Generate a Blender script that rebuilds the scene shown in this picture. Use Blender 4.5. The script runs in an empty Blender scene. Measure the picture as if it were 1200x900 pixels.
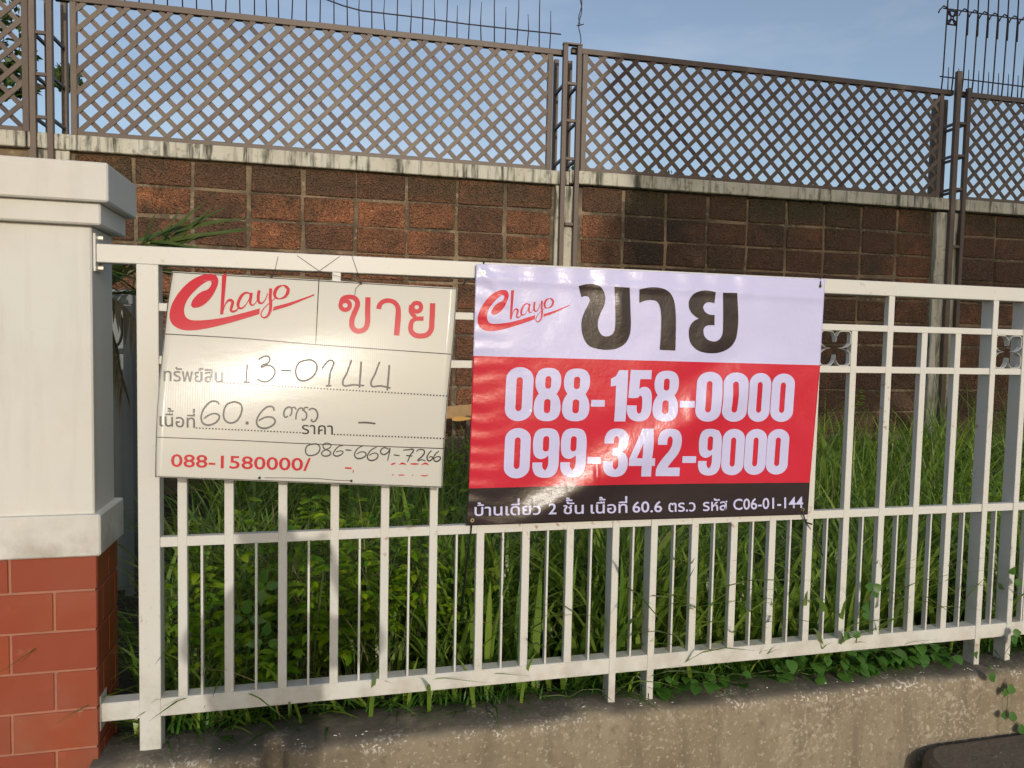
import bpy, bmesh, math, random
import numpy as np
from mathutils import Vector, Matrix, noise, geometry

random.seed(7); np.random.seed(7)
SC = bpy.context.scene
COL = SC.collection
R_ = math.radians

# ------------------------------------------------------------------ camera
F = 850.0                                   # focal length in pixels of a 1200 px wide picture
CAM = Vector((0.2814, -2.1524, 1.6))
YAW, PITCH, ROLL = 0.24277, -0.05444, 0.02054
_w = Vector((math.sin(YAW)*math.cos(PITCH), math.cos(YAW)*math.cos(PITCH), math.sin(PITCH)))
_r0 = Vector((math.cos(YAW), -math.sin(YAW), 0)); _u0 = _r0.cross(_w)
CR = math.cos(ROLL)*_r0 + math.sin(ROLL)*_u0
CU = -math.sin(ROLL)*_r0 + math.cos(ROLL)*_u0
cam = bpy.data.cameras.new('camera'); camo = bpy.data.objects.new('camera', cam); COL.objects.link(camo)
m = Matrix((CR, CU, -_w)).transposed().to_4x4(); m.translation = CAM; camo.matrix_world = m
cam.sensor_width = 36; cam.lens = 36*F/1200; cam.clip_start = 0.01; cam.clip_end = 1500
SC.camera = camo

# ------------------------------------------------------------------ sky and sun
SUN_EL, SUN_AZ = 15.4, 182.8 - 5.6          # degrees; the sun stands behind the photographer
travel = Vector((-0.0465, 0.9629, -0.2657)).normalized()
world = bpy.data.worlds.new('World'); SC.world = world; world.use_nodes = True
wn = world.node_tree.nodes; wl_ = world.node_tree.links; wn.clear()
sky = wn.new('ShaderNodeTexSky'); sky.sky_type = 'NISHITA'; sky.sun_disc = False
sky.sun_elevation = R_(SUN_EL); sky.sun_rotation = R_(SUN_AZ); sky.air_density = 1.0; sky.dust_density = 1.6; sky.ozone_density = 1.5
tc = wn.new('ShaderNodeTexCoord'); mp = wn.new('ShaderNodeMapping'); mp.inputs['Scale'].default_value = (1.0, 1.0, 3.2)
nz = wn.new('ShaderNodeTexNoise'); nz.inputs['Scale'].default_value = 2.3; nz.inputs['Detail'].default_value = 6; nz.inputs['Roughness'].default_value = .55
rp = wn.new('ShaderNodeMapRange'); rp.inputs['From Min'].default_value = .46; rp.inputs['From Max'].default_value = .78; rp.inputs['To Min'].default_value = .10; rp.inputs['To Max'].default_value = .38
mx = wn.new('ShaderNodeMix'); mx.data_type = 'RGBA'; mx.inputs['B'].default_value = (7.0, 7.0, 7.4, 1)
bg = wn.new('ShaderNodeBackground'); bg.inputs['Strength'].default_value = .15
wo = wn.new('ShaderNodeOutputWorld')
wl_.new(tc.outputs['Generated'], mp.inputs['Vector']); wl_.new(mp.outputs[0], nz.inputs['Vector'])
wl_.new(nz.outputs['Fac'], rp.inputs['Value']); wl_.new(rp.outputs[0], mx.inputs['Factor'])
wl_.new(sky.outputs[0], mx.inputs['A']); wl_.new(mx.outputs['Result'], bg.inputs['Color']); wl_.new(bg.outputs[0], wo.inputs['Surface'])
sl = bpy.data.lights.new('sun', 'SUN'); sl.energy = 2.0; sl.angle = R_(.55); sl.color = (1.0, .91, .79)
so = bpy.data.objects.new('sun', sl); COL.objects.link(so); so.location = (-1, -12, 8)
so.rotation_euler = travel.to_track_quat('-Z', 'Y').to_euler()
SC.view_settings.view_transform = 'Standard'; SC.view_settings.look = 'None'
SC.view_settings.exposure = -0.12; SC.view_settings.gamma = 1.0

# ------------------------------------------------------------------ helpers
WL = {}                                      # world position of each object's origin


def finish(o, parent, at=None):
    COL.objects.link(o)
    p = Vector(at) if at is not None else Vector((0, 0, 0))
    WL[o] = p
    if parent is not None:
        o.parent = parent; o.location = p - WL[parent]
    else:
        o.location = p
    return o


def tag(o, label=None, cat=None, group=None, kind=None):
    if label: o['label'] = label
    if cat: o['category'] = cat
    if group: o['group'] = group
    if kind: o['kind'] = kind
    return o


def thing(name, label, cat, loc, group=None):
    o = bpy.data.objects.new(name, None); o.empty_display_size = .05
    finish(o, None, loc); return tag(o, label, cat, group)


class MB:
    def __init__(s): s.v = []; s.f = []; s.m = []
    def add(s, vs, fs, mi=0):
        n = len(s.v); s.v += [tuple(v) for v in vs]; s.f += [tuple(i+n for i in f) for f in fs]; s.m += [mi]*len(fs); return s
    def box(s, x0, x1, y0, y1, z0, z1, mi=0):
        v = [(x, y, z) for z in (z0, z1) for y in (y0, y1) for x in (x0, x1)]
        return s.add(v, [(0, 2, 3, 1), (4, 5, 7, 6), (0, 1, 5, 4), (2, 6, 7, 3), (0, 4, 6, 2), (1, 3, 7, 5)], mi)
    def tube(s, pts, r, n=6, cap=True, flat=1.0):
        pts = [Vector(p) for p in pts]; k = len(pts); rr = r if isinstance(r, (list, tuple)) else [r]*k
        rings = []; prev = None
        for i, p in enumerate(pts):
            t = (pts[min(i+1, k-1)] - pts[max(i-1, 0)]).normalized()
            a = prev if prev is not None else (Vector((0, 0, 1)) if abs(t.z) < .9 else Vector((1, 0, 0)))
            a = (a - t*a.dot(t)).normalized(); b = t.cross(a); prev = a
            rings.append([p + (a*math.cos(j*2*math.pi/n) + b*math.sin(j*2*math.pi/n)*flat)*rr[i] for j in range(n)])
        vs = [q for r_ in rings for q in r_]
        fs = [(i*n+j, i*n+(j+1) % n, (i+1)*n+(j+1) % n, (i+1)*n+j) for i in range(k-1) for j in range(n)]
        if cap: fs += [tuple(range(n))[::-1], tuple((k-1)*n+j for j in range(n))]
        return s.add(vs, fs)
    def mesh(s, name, mats, centre, smooth=False, bevel=0, seg=1):
        me = bpy.data.meshes.new(name)
        me.from_pydata([tuple(Vector(v)-centre) for v in s.v], [], s.f)
        for mt in (mats if isinstance(mats, (list, tuple)) else [mats]): me.materials.append(mt)
        if any(s.m): me.polygons.foreach_set('material_index', s.m)
        if bevel:
            b = bmesh.new(); b.from_mesh(me)
            bmesh.ops.bevel(b, geom=b.edges[:], offset=bevel, segments=seg, affect='EDGES', profile=.5, clamp_overlap=True)
            b.to_mesh(me); b.free()
        if smooth: me.polygons.foreach_set('use_smooth', [True]*len(me.polygons))
        me.update(); return me
    def build(s, name, mats, parent=None, smooth=False, bevel=0, at=None, seg=1):
        a = np.array(s.v); c = Vector(at) if at is not None else Vector((a.min(0)+a.max(0))/2)
        return finish(bpy.data.objects.new(name, s.mesh(name, mats, c, smooth, bevel, seg)), parent, c)


def box(name, mt, parent, x0, x1, y0, y1, z0, z1, bevel=.0012):
    return MB().box(x0, x1, y0, y1, z0, z1).build(name, mt, parent, bevel=bevel)


def place_mesh(name, me, parent, mw):
    """an object that shares mesh data, put at world matrix mw"""
    o = bpy.data.objects.new(name, me); COL.objects.link(o)
    p = WL[parent] if parent is not None else Vector((0, 0, 0))
    o.parent = parent; o.matrix_basis = Matrix.Translation(-p) @ mw; WL[o] = mw.translation.copy()
    return o

# ------------------------------------------------------------------ materials


def mat(name, base, rough=.6, layers=(), bump=(), spec=.5, metal=0., rnd=None, island=None, transl=0., coat=0., dirt_bump=True, subsurface=0):
    """base colour + procedural layers.  layer = (kind, scale, colour, lo, hi, amount[, stretch]);  bump = [(kind, scale, strength, dist[, stretch])]"""
    mt = bpy.data.materials.new(name); mt.use_nodes = True; nt = mt.node_tree; N = nt.nodes; L = nt.links; N.clear()
    out = N.new('ShaderNodeOutputMaterial'); bs = N.new('ShaderNodeBsdfPrincipled')
    geo = N.new('ShaderNodeNewGeometry')
    bs.inputs['Roughness'].default_value = rough; bs.inputs['Metallic'].default_value = metal
    bs.inputs['Specular IOR Level'].default_value = spec
    if coat: bs.inputs['Coat Weight'].default_value = coat; bs.inputs['Coat Roughness'].default_value = .12

    def tex(kind, scale, stretch=(1, 1, 1)):
        mp = N.new('ShaderNodeMapping'); mp.inputs['Scale'].default_value = stretch; L.new(geo.outputs['Position'], mp.inputs['Vector'])
        if kind == 'voronoi':
            t = N.new('ShaderNodeTexVoronoi'); t.inputs['Scale'].default_value = scale; o = t.outputs['Distance']
        elif kind == 'wave':
            t = N.new('ShaderNodeTexWave'); t.bands_direction = 'X'; t.inputs['Scale'].default_value = scale; t.inputs['Distortion'].default_value = .3; o = t.outputs['Fac']
        elif kind == 'zgrad':
            s = N.new('ShaderNodeSeparateXYZ'); L.new(mp.outputs[0], s.inputs[0]); return s.outputs['Z']
        elif kind == 'xgrad':
            s = N.new('ShaderNodeSeparateXYZ'); L.new(mp.outputs[0], s.inputs[0]); return s.outputs['X']
        else:
            t = N.new('ShaderNodeTexNoise'); t.inputs['Scale'].default_value = scale
            t.inputs['Detail'].default_value = 6 if kind == 'noise' else 2; t.inputs['Roughness'].default_value = .6; o = t.outputs['Fac']
        L.new(mp.outputs[0], t.inputs['Vector']); return o
    rgb = N.new('ShaderNodeRGB'); rgb.outputs[0].default_value = (*base, 1); cur = rgb.outputs[0]
    for l in layers:
        kind, scale, colr, lo, hi, amt = l[:6]; st = l[6] if len(l) > 6 else (1, 1, 1)
        parts = kind.split('*'); scs = scale if isinstance(scale, tuple) else (scale,)*len(parts)
        los = lo if isinstance(lo, tuple) else (lo,)*len(parts); his = hi if isinstance(hi, tuple) else (hi,)*len(parts)
        fac = None
        for p_, s_, lo_, hi_ in zip(parts, scs, los, his):
            t = tex(p_, s_, st if p_ not in ('zgrad', 'xgrad') else (1, 1, 1)); mr = N.new('ShaderNodeMapRange')
            mr.inputs['From Min'].default_value = lo_; mr.inputs['From Max'].default_value = hi_; L.new(t, mr.inputs['Value'])
            if fac is None: fac = mr.outputs[0]
            else:
                mu = N.new('ShaderNodeMath'); mu.operation = 'MULTIPLY'; L.new(fac, mu.inputs[0]); L.new(mr.outputs[0], mu.inputs[1]); fac = mu.outputs[0]
        mu = N.new('ShaderNodeMath'); mu.operation = 'MULTIPLY'; mu.inputs[1].default_value = amt; L.new(fac, mu.inputs[0])
        mix = N.new('ShaderNodeMix'); mix.data_type = 'RGBA'; L.new(mu.outputs[0], mix.inputs['Factor']); L.new(cur, mix.inputs['A']); mix.inputs['B'].default_value = (*colr, 1); cur = mix.outputs['Result']
    if rnd or island:
        c2, amt = rnd or island
        if rnd: oi = N.new('ShaderNodeObjectInfo'); fo = oi.outputs['Random']
        else: fo = geo.outputs['Random Per Island']
        mr = N.new('ShaderNodeMapRange'); mr.inputs['To Max'].default_value = amt; L.new(fo, mr.inputs['Value'])
        mix = N.new('ShaderNodeMix'); mix.data_type = 'RGBA'; L.new(mr.outputs[0], mix.inputs['Factor']); L.new(cur, mix.inputs['A']); mix.inputs['B'].default_value = (*c2, 1); cur = mix.outputs['Result']
    L.new(cur, bs.inputs['Base Color'])
    nrm = None
    for b in bump:
        kind, scale, strength, dist = b[:4]; st = b[4] if len(b) > 4 else (1, 1, 1)
        bp = N.new('ShaderNodeBump'); bp.inputs['Strength'].default_value = strength; bp.inputs['Distance'].default_value = dist
        L.new(tex(kind, scale, st), bp.inputs['Height'])
        if nrm: L.new(nrm, bp.inputs['Normal'])
        nrm = bp.outputs[0]
    if nrm: L.new(nrm, bs.inputs['Normal'])
    if transl:
        tr = N.new('ShaderNodeBsdfTranslucent'); L.new(cur, tr.inputs['Color']); ms = N.new('ShaderNodeMixShader'); ms.inputs[0].default_value = transl
        L.new(bs.outputs[0], ms.inputs[1]); L.new(tr.outputs[0], ms.inputs[2]); L.new(ms.outputs[0], out.inputs['Surface'])
    else: L.new(bs.outputs[0], out.inputs['Surface'])
    return mt


STRK = (4.5, 4.5, .45)                            # stretches a noise into downward streaks
M = {}
M['fence'] = mat('fence_paint', (.60, .60, .57), .42, [('noise', 5, (.60, .57, .48), .45, .75, .5), ('noise', 55, (.40, .36, .28), .62, .76, .5), ('noise*noise', (2.6, 38), (.30, .14, .06), (.55, .58), (.62, .68), .85), ('zgrad*noise', (1, 11), (.34, .31, .25), (.72, .42), (.50, .62), .6)], [('noise', 320, .22, .001), ('noise', 25, .12, .002)])
M['stucco'] = mat('white_stucco', (.60, .60, .575), .75, [('noise', 1.6, (.64, .61, .53), .4, .7, .45), ('noise', 5, (.42, .40, .35), .52, .78, .28, STRK), ('noise', 2.2, (.46, .44, .38), .50, .72, .45), ('zgrad*noise', (1, 12), (.26, .23, .18), (1.16, .38), (1.02, .62), .55), ('voronoi', 33, (.25, .23, .19), .035, .012, .8), ('noise', 90, (.50, .47, .42), .66, .76, .5)], [('noise', 60, .18, .003), ('noise', 7, .2, .004)])
M['tile'] = mat('red_tile', (.29, .066, .028), .38, [('noise', 6, (.27, .045, .022), .4, .7, .7), ('noise', 30, (.42, .11, .065), .58, .75, .45), ('noise', 13, (.55, .38, .32), .68, .75, .55), ('zgrad*noise', (1, 6), (.20, .14, .095), (.75, .36), (.35, .62), .6), ('noise', 4, (.36, .17, .12), .5, .75, .4)], [('noise', 40, .12, .002)], rnd=((.25, .050, .026), .8))
M['grout'] = mat('tile_grout', (.38, .16, .10), .8, [('noise', 22, (.28, .13, .09), .45, .65, .7)], [('noise', 90, .3, .002)])
M['concrete'] = mat('old_concrete', (.235, .195, .135), .85,
    [('noise', 2.4, (.16, .125, .08), .42, .68, .8), ('noise', 16, (.25, .205, .14), .48, .68, .8), ('noise', 7, (.36, .31, .23), .54, .72, .55, (1, 1, .35)), ('noise', 38, (.13, .105, .075), .54, .70, .7), ('noise', 9, (.12, .095, .065), .52, .66, .55, (1, 1, .12)), ('voronoi', 120, (.07, .058, .044), .16, .05, .7),
     ('noise', 80, (.40, .36, .28), .57, .66, .75), ('noise*noise', (3.4, 60), (.44, .40, .33), (.48, .52), (.62, .62), .6),
     ('zgrad*noise*noise', (1, 85, 4.5), (.62, .60, .54), (.395, .56, .50), (.43, .585, .56), .95), ('zgrad*noise', (1, 5), (.085, .076, .062), (.425, .34), (.443, .50), .8)],
    [('noise', 25, .5, .006), ('noise', 140, .5, .002), ('voronoi', 60, .2, .002)])
M['pale_concrete'] = mat('cracked_concrete', (.28, .29, .27), .85, [('noise', 9, (.14, .15, .13), .45, .65, .8), ('noise', 60, (.5, .52, .50), .58, .66, .8)], [('noise', 30, .6, .005)])
M['dark_stone'] = mat('dark_stone', (.12, .095, .072), .85, [('noise', 8, (.10, .08, .06), .5, .7, .7), ('noise', 60, (.30, .29, .26), .66, .70, .9), ('voronoi', 45, (.035, .028, .02), .2, .06, .7)], [('noise', 60, .6, .005), ('noise', 12, .5, .01)])
M['beam'] = mat('stained_concrete', (.54, .53, .46), .85, [('noise', 3, (.40, .37, .28), .4, .7, .7), ('noise*noise', (6, 1.6), (.045, .045, .030), (.46, .40), (.60, .54), .95, STRK), ('noise', 14, (.10, .10, .06), .56, .70, .75, (1, 1, 1))], [('noise', 40, .4, .004)])
M['block'] = mat('laterite', (.40, .155, .070), .9,
    [('noise', 9, (.20, .075, .038), .42, .66, .8), ('noise', 42, (.46, .25, .11), .54, .68, .8), ('voronoi', 70, (.07, .035, .022), .32, .10, .6),
     ('noise*noise', (.9, 3.5), (.050, .040, .024), (.44, .38), (.58, .58), .8), ('xgrad*noise', (1, 1.3), (.075, .055, .038), (2.2, .25), (2.9, .50), .75), ('xgrad*xgrad*noise', (1, 1, 1.6), (.028, .024, .018), (2.35, 3.75, .30), (2.75, 3.2, .50), .85),  # first xgrad layer: soiling plus shade of the right bays put into the colour
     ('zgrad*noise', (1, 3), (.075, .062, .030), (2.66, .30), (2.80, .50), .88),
     ('noise', 110, (.50, .38, .22), .64, .71, .8), ('voronoi', 38, (.05, .032, .022), .30, .08, .55)],
    [('noise', 30, 1.0, .03), ('voronoi', 70, 1.0, .02)], rnd=((.12, .062, .036), .8))
M['mortar'] = mat('mortar', (.235, .17, .105), .9, [('noise', 2.6, (.075, .062, .040), .38, .56, .92), ('noise', 25, (.34, .28, .20), .55, .7, .7)], [('noise', 60, .6, .006)])
M['brown'] = mat('brown_steel', (.118, .086, .060), .5, [('noise', 8, (.155, .118, .084), .45, .7, .7), ('noise*noise', (3, 30), (.34, .29, .22), (.55, .60), (.65, .66), .7), ('noise', 24, (.10, .05, .035), .58, .70, .6)], [('noise', 90, .25, .002)], rnd=((.065, .040, .034), .75))
M['dark_slat'] = mat('dark_painted_steel', (.045, .024, .024), .5, [('noise', 20, (.12, .085, .06), .56, .68, .7)])
M['rust'] = mat('dark_wire', (.030, .020, .022), .7, [('noise', 30, (.07, .035, .025), .5, .7, .8)])
M['soil'] = mat('soil', (.035, .026, .016), .95, [('noise', 6, (.05, .04, .02), .4, .7, .8)], [('noise', 18, .8, .03)])
M['pavement'] = mat('pavement', (.20, .175, .14), .9, [('noise', 2, (.13, .11, .09), .4, .7, .8), ('noise', 70, (.30, .27, .23), .6, .72, .6)], [('noise', 60, .5, .006)])
M['grass'] = mat('grass_blade', (.11, .235, .028), .32, [('noise', 1.5, (.18, .29, .035), .42, .64, .7)], island=((.33, .46, .075), .9), transl=.42, spec=.6)
M['leaf'] = mat('weed_leaf', (.12, .31, .013), .40, [('noise', 22, (.18, .38, .016), .45, .65, .6)], rnd=((.42, .56, .022), .85), transl=.42, spec=.4)
M['vine'] = mat('vine_leaf', (.065, .170, .025), .42, [('noise', 26, (.10, .22, .035), .45, .65, .6)], rnd=((.045, .13, .02), .7), transl=.32, spec=.4)
M['crown'] = mat('tree_leaf', (.035, .075, .016), .5, [], island=((.075, .12, .022), .8), transl=.25, spec=.35)
M['palm'] = mat('palm_leaf', (.055, .105, .018), .4, [('noise', 12, (.10, .15, .03), .45, .65, .6)], rnd=((.14, .15, .05), .6), transl=.25, spec=.45)
M['dry'] = mat('dry_palm_leaf', (.24, .19, .10), .7, [], rnd=((.14, .10, .05), .7), transl=.2)
M['bark'] = mat('bark', (.085, .062, .042), .9, [('noise', 14, (.14, .11, .08), .45, .65, .8, (1, 1, .2))], [('noise', 30, .8, .01)])
M['stem'] = mat('green_stem', (.07, .10, .03), .6)
M['shade_wall'] = mat('grey_gate_paint', (.17, .19, .185), .6, [('noise', 4, (.11, .13, .125), .45, .65, .6, STRK)], [('noise', 60, .2, .002)])
M['gate_line'] = mat('dark_gate_iron', (.05, .055, .05), .6)
M['board'] = mat('sign_plastic', (.56, .555, .515), .20, [('wave', 55, (.62, .60, .52), .2, .9, .35), ('noise', 3.5, (.60, .58, .49), .45, .7, .5)], [('wave', 55, .06, .0006), ('noise', 6, .16, .004, (1, 1, 2.2)), ('noise', 150, .05, .0005)], spec=.22)
M['ink_red'] = mat('red_print', (.52, .028, .042), .22, [('wave', 55, (.48, .026, .038), .2, .9, .3)], spec=.25)
M['ink_black'] = mat('black_print', (.022, .020, .020), .25, spec=.3)
M['pen'] = mat('marker_ink', (.030, .028, .028), .4, [('noise', 90, (.12, .11, .10), .52, .7, .6)])
VB = [('noise', 5, .40, .012, (1, 1, 1)), ('noise', 14, .22, .005, (1.6, 1, .7)), ('noise', 34, .16, .0022, (.6, 1, 2.2)), ('noise', 240, .13, .0006, (.25, 1, 2.4))]
M['v_white'] = mat('white_vinyl', (.56, .56, .84), .25, [('noise', 3, (.51, .51, .76), .4, .7, .6)], VB, spec=.40)
M['v_red'] = mat('red_vinyl', (.56, .026, .050), .25, [('noise', 5, (.50, .026, .042), .4, .7, .6)], VB, spec=.40)
M['v_black'] = mat('black_vinyl', (.032, .023, .024), .26, [], VB, spec=.40)
M['tie'] = mat('black_plastic_tie', (.012, .012, .012), .5)
M['steel'] = mat('galvanised_bolt', (.55, .53, .48), .35, metal=.7)
M['brass'] = mat('brass_eyelet', (.60, .52, .28), .3, metal=.9)
M['clay'] = mat('tan_board', (.42, .26, .12), .8, [('noise', 12, (.30, .18, .08), .45, .65, .6)])
M['orange'] = mat('dry_leaf', (.55, .30, .07), .7)

# ------------------------------------------------------------------ ground
g = MB(); g.add([(-120, -120, 0), (120, -120, 0), (120, 120, 0), (-120, 120, 0)], [(0, 1, 2, 3)])
tag(g.build('ground', M['soil'], at=(0, 0, 0)), kind='structure')
g = MB(); g.add([(-14, -7, .004), (16, -7, .004), (16, -.04, .004), (-14, -.04, .004)], [(0, 1, 2, 3)])
tag(g.build('pavement', M['pavement']), kind='structure')


def soil_z(x, y): return .405 + .03*noise.noise(Vector((x*1.3, y*1.3, 2)))


g = MB(); nx, ny = 90, 30
vs = [(-6+16*i/nx, .06+3.9*j/ny, soil_z(-6+16*i/nx, .06+3.9*j/ny)) for j in range(ny+1) for i in range(nx+1)]
fs = [(j*(nx+1)+i, j*(nx+1)+i+1, (j+1)*(nx+1)+i+1, (j+1)*(nx+1)+i) for j in range(ny) for i in range(nx)]
g.add(vs, fs); tag(g.build('garden_soil', M['soil'], smooth=True), kind='structure')

# low concrete wall the fence stands on
lw = thing('low_wall', 'low brown concrete wall with flaking white paint under the white fence', 'wall', (3, -.02, 0))
prof = [(.30, .36), (.14, .425), (.10, .441), (.04, .444), (0, .445), (-.045, .4445), (-.062, .441), (-.071, .433), (-.0745, .418), (-.077, .37), (-.079, .33), (-.081, .28), (-.083, .2), (-.086, .1), (-.09, -.02)]
xs = list(np.arange(-.345, 3.2, .010)) + list(np.arange(3.2, 9, .08))
vs = []
for x in xs:
    for j, (y, z) in enumerate(prof):
        n1 = noise.noise(Vector((x*5, y*5, z*5))); n2 = noise.noise(Vector((x*24, y*24, z*24+4)))
        k = 1 if j < 13 else .3
        yy = y + (.006*n1 + .003*n2)*k; zz = z + (.007*n1 + .003*n2)*k*(1 if z > .3 else 0)
        if 5 <= j <= 11:                      # broken notch in the edge
            w = math.exp(-((x-.128)/.030)**4)*(1 if j < 10 else .8); yy += .06*w; zz -= .035*w
            if x < .10: yy -= .006 + .006*n1
            w = math.exp(-((x-.20)/.05)**4); zz -= .006*w
        if z < .44 and j > 5 and random.random() < .0: pass
        vs.append((x, yy, zz))
P = len(prof); fs = [(i*P+j, i*P+j+1, (i+1)*P+j+1, (i+1)*P+j) for i in range(len(xs)-1) for j in range(P-1)]
MB().add(vs, fs).build('wall_body', M['concrete'], lw, smooth=True)
st = MB()                                     # paint flakes and crumbs on the wall edge
for i in range(150):
    x = random.uniform(-.3, 3.0)
    if random.random() < .6: x = random.choice([random.gauss(1.25, .12), random.gauss(1.75, .18), random.gauss(.35, .15), random.gauss(2.35, .10)])
    y = random.choice([random.uniform(-.062, -.02), random.gauss(-.05, .012)]); y = max(min(y, .02), -.062)
    z = .4452 + .007*noise.noise(Vector((x*5, y*5, .44*5))) + .003*noise.noise(Vector((x*24, y*24, .44*24+4))) - (max(0, -y-.03)**1.5)*3.0 + .0012
    r = random.uniform(.0015, .0055); a = random.uniform(0, 6.3); n = 5
    ring = [(x+math.cos(a+k*1.256)*r*random.uniform(.6, 1.5), y+math.sin(a+k*1.256)*r*random.uniform(.4, .9), z+random.uniform(0, .0015)) for k in range(n)]
    st.add(ring+[(x, y, z+.003)], [(k, (k+1) % n, n) for k in range(n)])
M['flake'] = mat('white_paint_flake', (.62, .60, .55), .7)
o = st.build('paint_flake', M['flake'], lw); o['kind'] = 'stuff'

# dark stone block at the lower right
sb = thing('stone_block', 'dark rounded stone block standing before the low wall', 'stone block', (2.8, -.6, 0))
b = MB(); outl = []
x0, x1, y0, y1, rr = 2.25, 4.2, -1.0, -.090, .11
for cx, cy, a0 in ((x1-rr, y1-rr, 0), (x0+rr, y1-rr, 90), (x0+rr, y0+rr, 180), (x1-rr, y0+rr, 270)):
    for k in range(9): a = R_(a0+k*90/8); outl.append((cx+rr*math.cos(a), cy+rr*math.sin(a)))
n = len(outl); cx, cy = (x0+x1)/2, (y0+y1)/2; vs = []
for z, s in ((0, 0), (.185, 0), (.208, .006), (.22, .022)):
    vs += [(x-(x-cx)/abs(x-cx)*s, y-(y-cy)/abs(y-cy)*s, z+.003*noise.noise(Vector((x*9, y*9, z)))) for x, y in outl]
fs = [(r*n+i, r*n+(i+1) % n, (r+1)*n+(i+1) % n, (r+1)*n+i) for r in range(3) for i in range(n)] + [tuple(3*n+i for i in range(n))]
b.add(vs, fs).build('block_body', M['dark_stone'], sb, smooth=False)

# ------------------------------------------------------------------ gate pillar
gp = thing('gate_pillar', 'white rendered gate pillar with moulded cap over red tiles, left of the fence', 'pillar', (-.56, .08, 0))
PX0 = -.80                                    # left end of the shaft


def slab(name, mt, e, yb, z0, z1, xr=None, yf=None, bev=.004):
    return box(name, mt, gp, PX0-(e), xr, yf, yb, z0, z1, bev)


slab('pillar_cap', M['stucco'], .053, .221, 1.946, 2.046, -.285, -.060)
slab('cap_moulding', M['stucco'], .028, .200, 1.889, 1.946, -.309, -.040)
slab('pillar_shaft', M['stucco'], 0, .171, 1.118, 1.889, -.338, -.015)
slab('pillar_plinth', M['stucco'], .02, .191, 1.012, 1.124, -.3185, -.035)
box('tile_backing', M['grout'], gp, PX0, -.3375, -.0160, .176, 0, 1.012, 0)
rows = [1.012]; z = .917
while z > -.05: rows.append(z); z -= .109
tl = None
for r in range(len(rows)-1):
    zt, zb = rows[r]-.0035, max(rows[r+1]+.0035, .003)
    if zt-zb < .02: continue
    joints = [-.333] + ([-.539] if r % 2 == 0 else [-.435, -.641]) + [PX0-.004]
    for a, c in zip(joints[:-1], joints[1:]):
        j = random.uniform(-.0012, .0012)
        box('brick', M['tile'], gp, c+(.0035 if c > PX0 else 0), a-(.0035 if a < -.34 else 0), -.0210+j, -.0165, zb, zt, .0014)
    sj = [-.0205] + ([.085] if r % 2 == 0 else [.03, .14]) + [.178]
    for a, c in zip(sj[:-1], sj[1:]):
        box('brick', M['tile'], gp, -.3370, -.3325, a+(.0035 if a > 0 else .0062), c-.0035, zb, zt, .0014)

# ------------------------------------------------------------------ white steel fence
Pt = .145
T1, T2, S1, S2, R1, R2, M1, M2, B1, B2 = 1.845, 1.796, 1.693, 1.671, 1.549, 1.526, 1.047, 1.019, .590, .538
fe = thing('metal_fence', 'white painted steel bar fence carrying the two sale signs', 'fence', (1.3, .02, .445))
FX1 = 4.35
box('top_rail', M['fence'], fe, -.331, FX1, 0, .048, T2, T1, .002)
box('bottom_rail', M['fence'], fe, -.331, FX1, .0005, .0478, B2, B1, .002)
posts = [(-.2065, .0275, .430), (1.169, .0118, .424), (1.303, .0118, .43), (2.6225, .0118, .425), (2.765, .0118, .425), (4.085, .0118, .42), (4.225, .0118, .42)]
for x, hw, zf in posts:
    box('post', M['fence'], fe, x-hw, x+hw, -.0022, .0502, zf, T2-.0004, .0016)
gaps = []
pe = [-.2065+.0275] + sum([[x-hw, x+hw] for x, hw, _ in posts[1:]], []) + [FX1]
for a, c in zip(pe[0::2], pe[1::2]):
    if c-a < .01: continue
    for z0, z1 in ((S2, S1), (R2, R1), (M2, M1)):
        box('middle_rail', M['fence'], fe, a, c, .0014, .0236, z0, z1, .0012)
bars = [-.122] + [Pt*k for k in range(0, 8)] + [Pt*k for k in range(10, 18)] + [2.765+Pt*k for k in range(1, 9)]
tall = {Pt*2, Pt*5, Pt*12, Pt*15, 2.765+Pt*3, 2.765+Pt*6}
for x in bars:
    box('bar', M['fence'], fe, x-.0122, x+.0122, 0, .0222, B1-.001, (T2-.0003 if x in tall else S2-.0004), .0012)
thin = [Pt*(k+.5) for k in range(-1, 20)] + [2.765+Pt*(k+.5) for k in range(0, 9)]
for x in thin:
    box('thin_bar', M['fence'], fe, x-.0032, x+.0032, .0045, .0245, B1-.001, M2-.0004, .0006)
for x in (Pt*3.5, Pt*13.5, (1.169+1.303)/2, (2.6225+2.765)/2):       # four-lobed scroll ornament
    w = .0585 if x > 2.6 or 1.1 < x < 1.3 else .0600; h = (S2-R1)/2-.001; zc = (S2+R1)/2; n = 64; o_ = MB(); vs = []
    for i in range(n):
        th = 2*math.pi*i/n; lob = abs(math.sin(2*th))**.62; r = .40+.93*lob
        px, pz = max(-1, min(1, r*math.cos(th))), max(-1, min(1, r*math.sin(th)))
        q = Vector((px*w, pz*h)); dn = q.normalized()*.0026
        for dy in (.003, .022):
            vs += [(x+q.x, dy, zc+q.y), (x+q.x-dn.x, dy, zc+q.y-dn.y)]
    for i in range(n):
        a, c = i*4, ((i+1) % n)*4
        o_.add([vs[a], vs[a+1], vs[a+2], vs[a+3], vs[c], vs[c+1], vs[c+2], vs[c+3]], [(0, 4, 5, 1), (2, 3, 7, 6), (0, 2, 6, 4), (1, 5, 7, 3)])
    o_.build('scroll_ornament', M['fence'], fe)
pl = box('mounting_plate', M['fence'], fe, -.3375, -.3313, -.004, .056, 1.772, 1.872, .001)
for z in (1.782, 1.862):
    MB().tube([(-.331, .020, z), (-.318, .020, z)], .0075, 6).build('bolt', M['steel'], pl)
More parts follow.
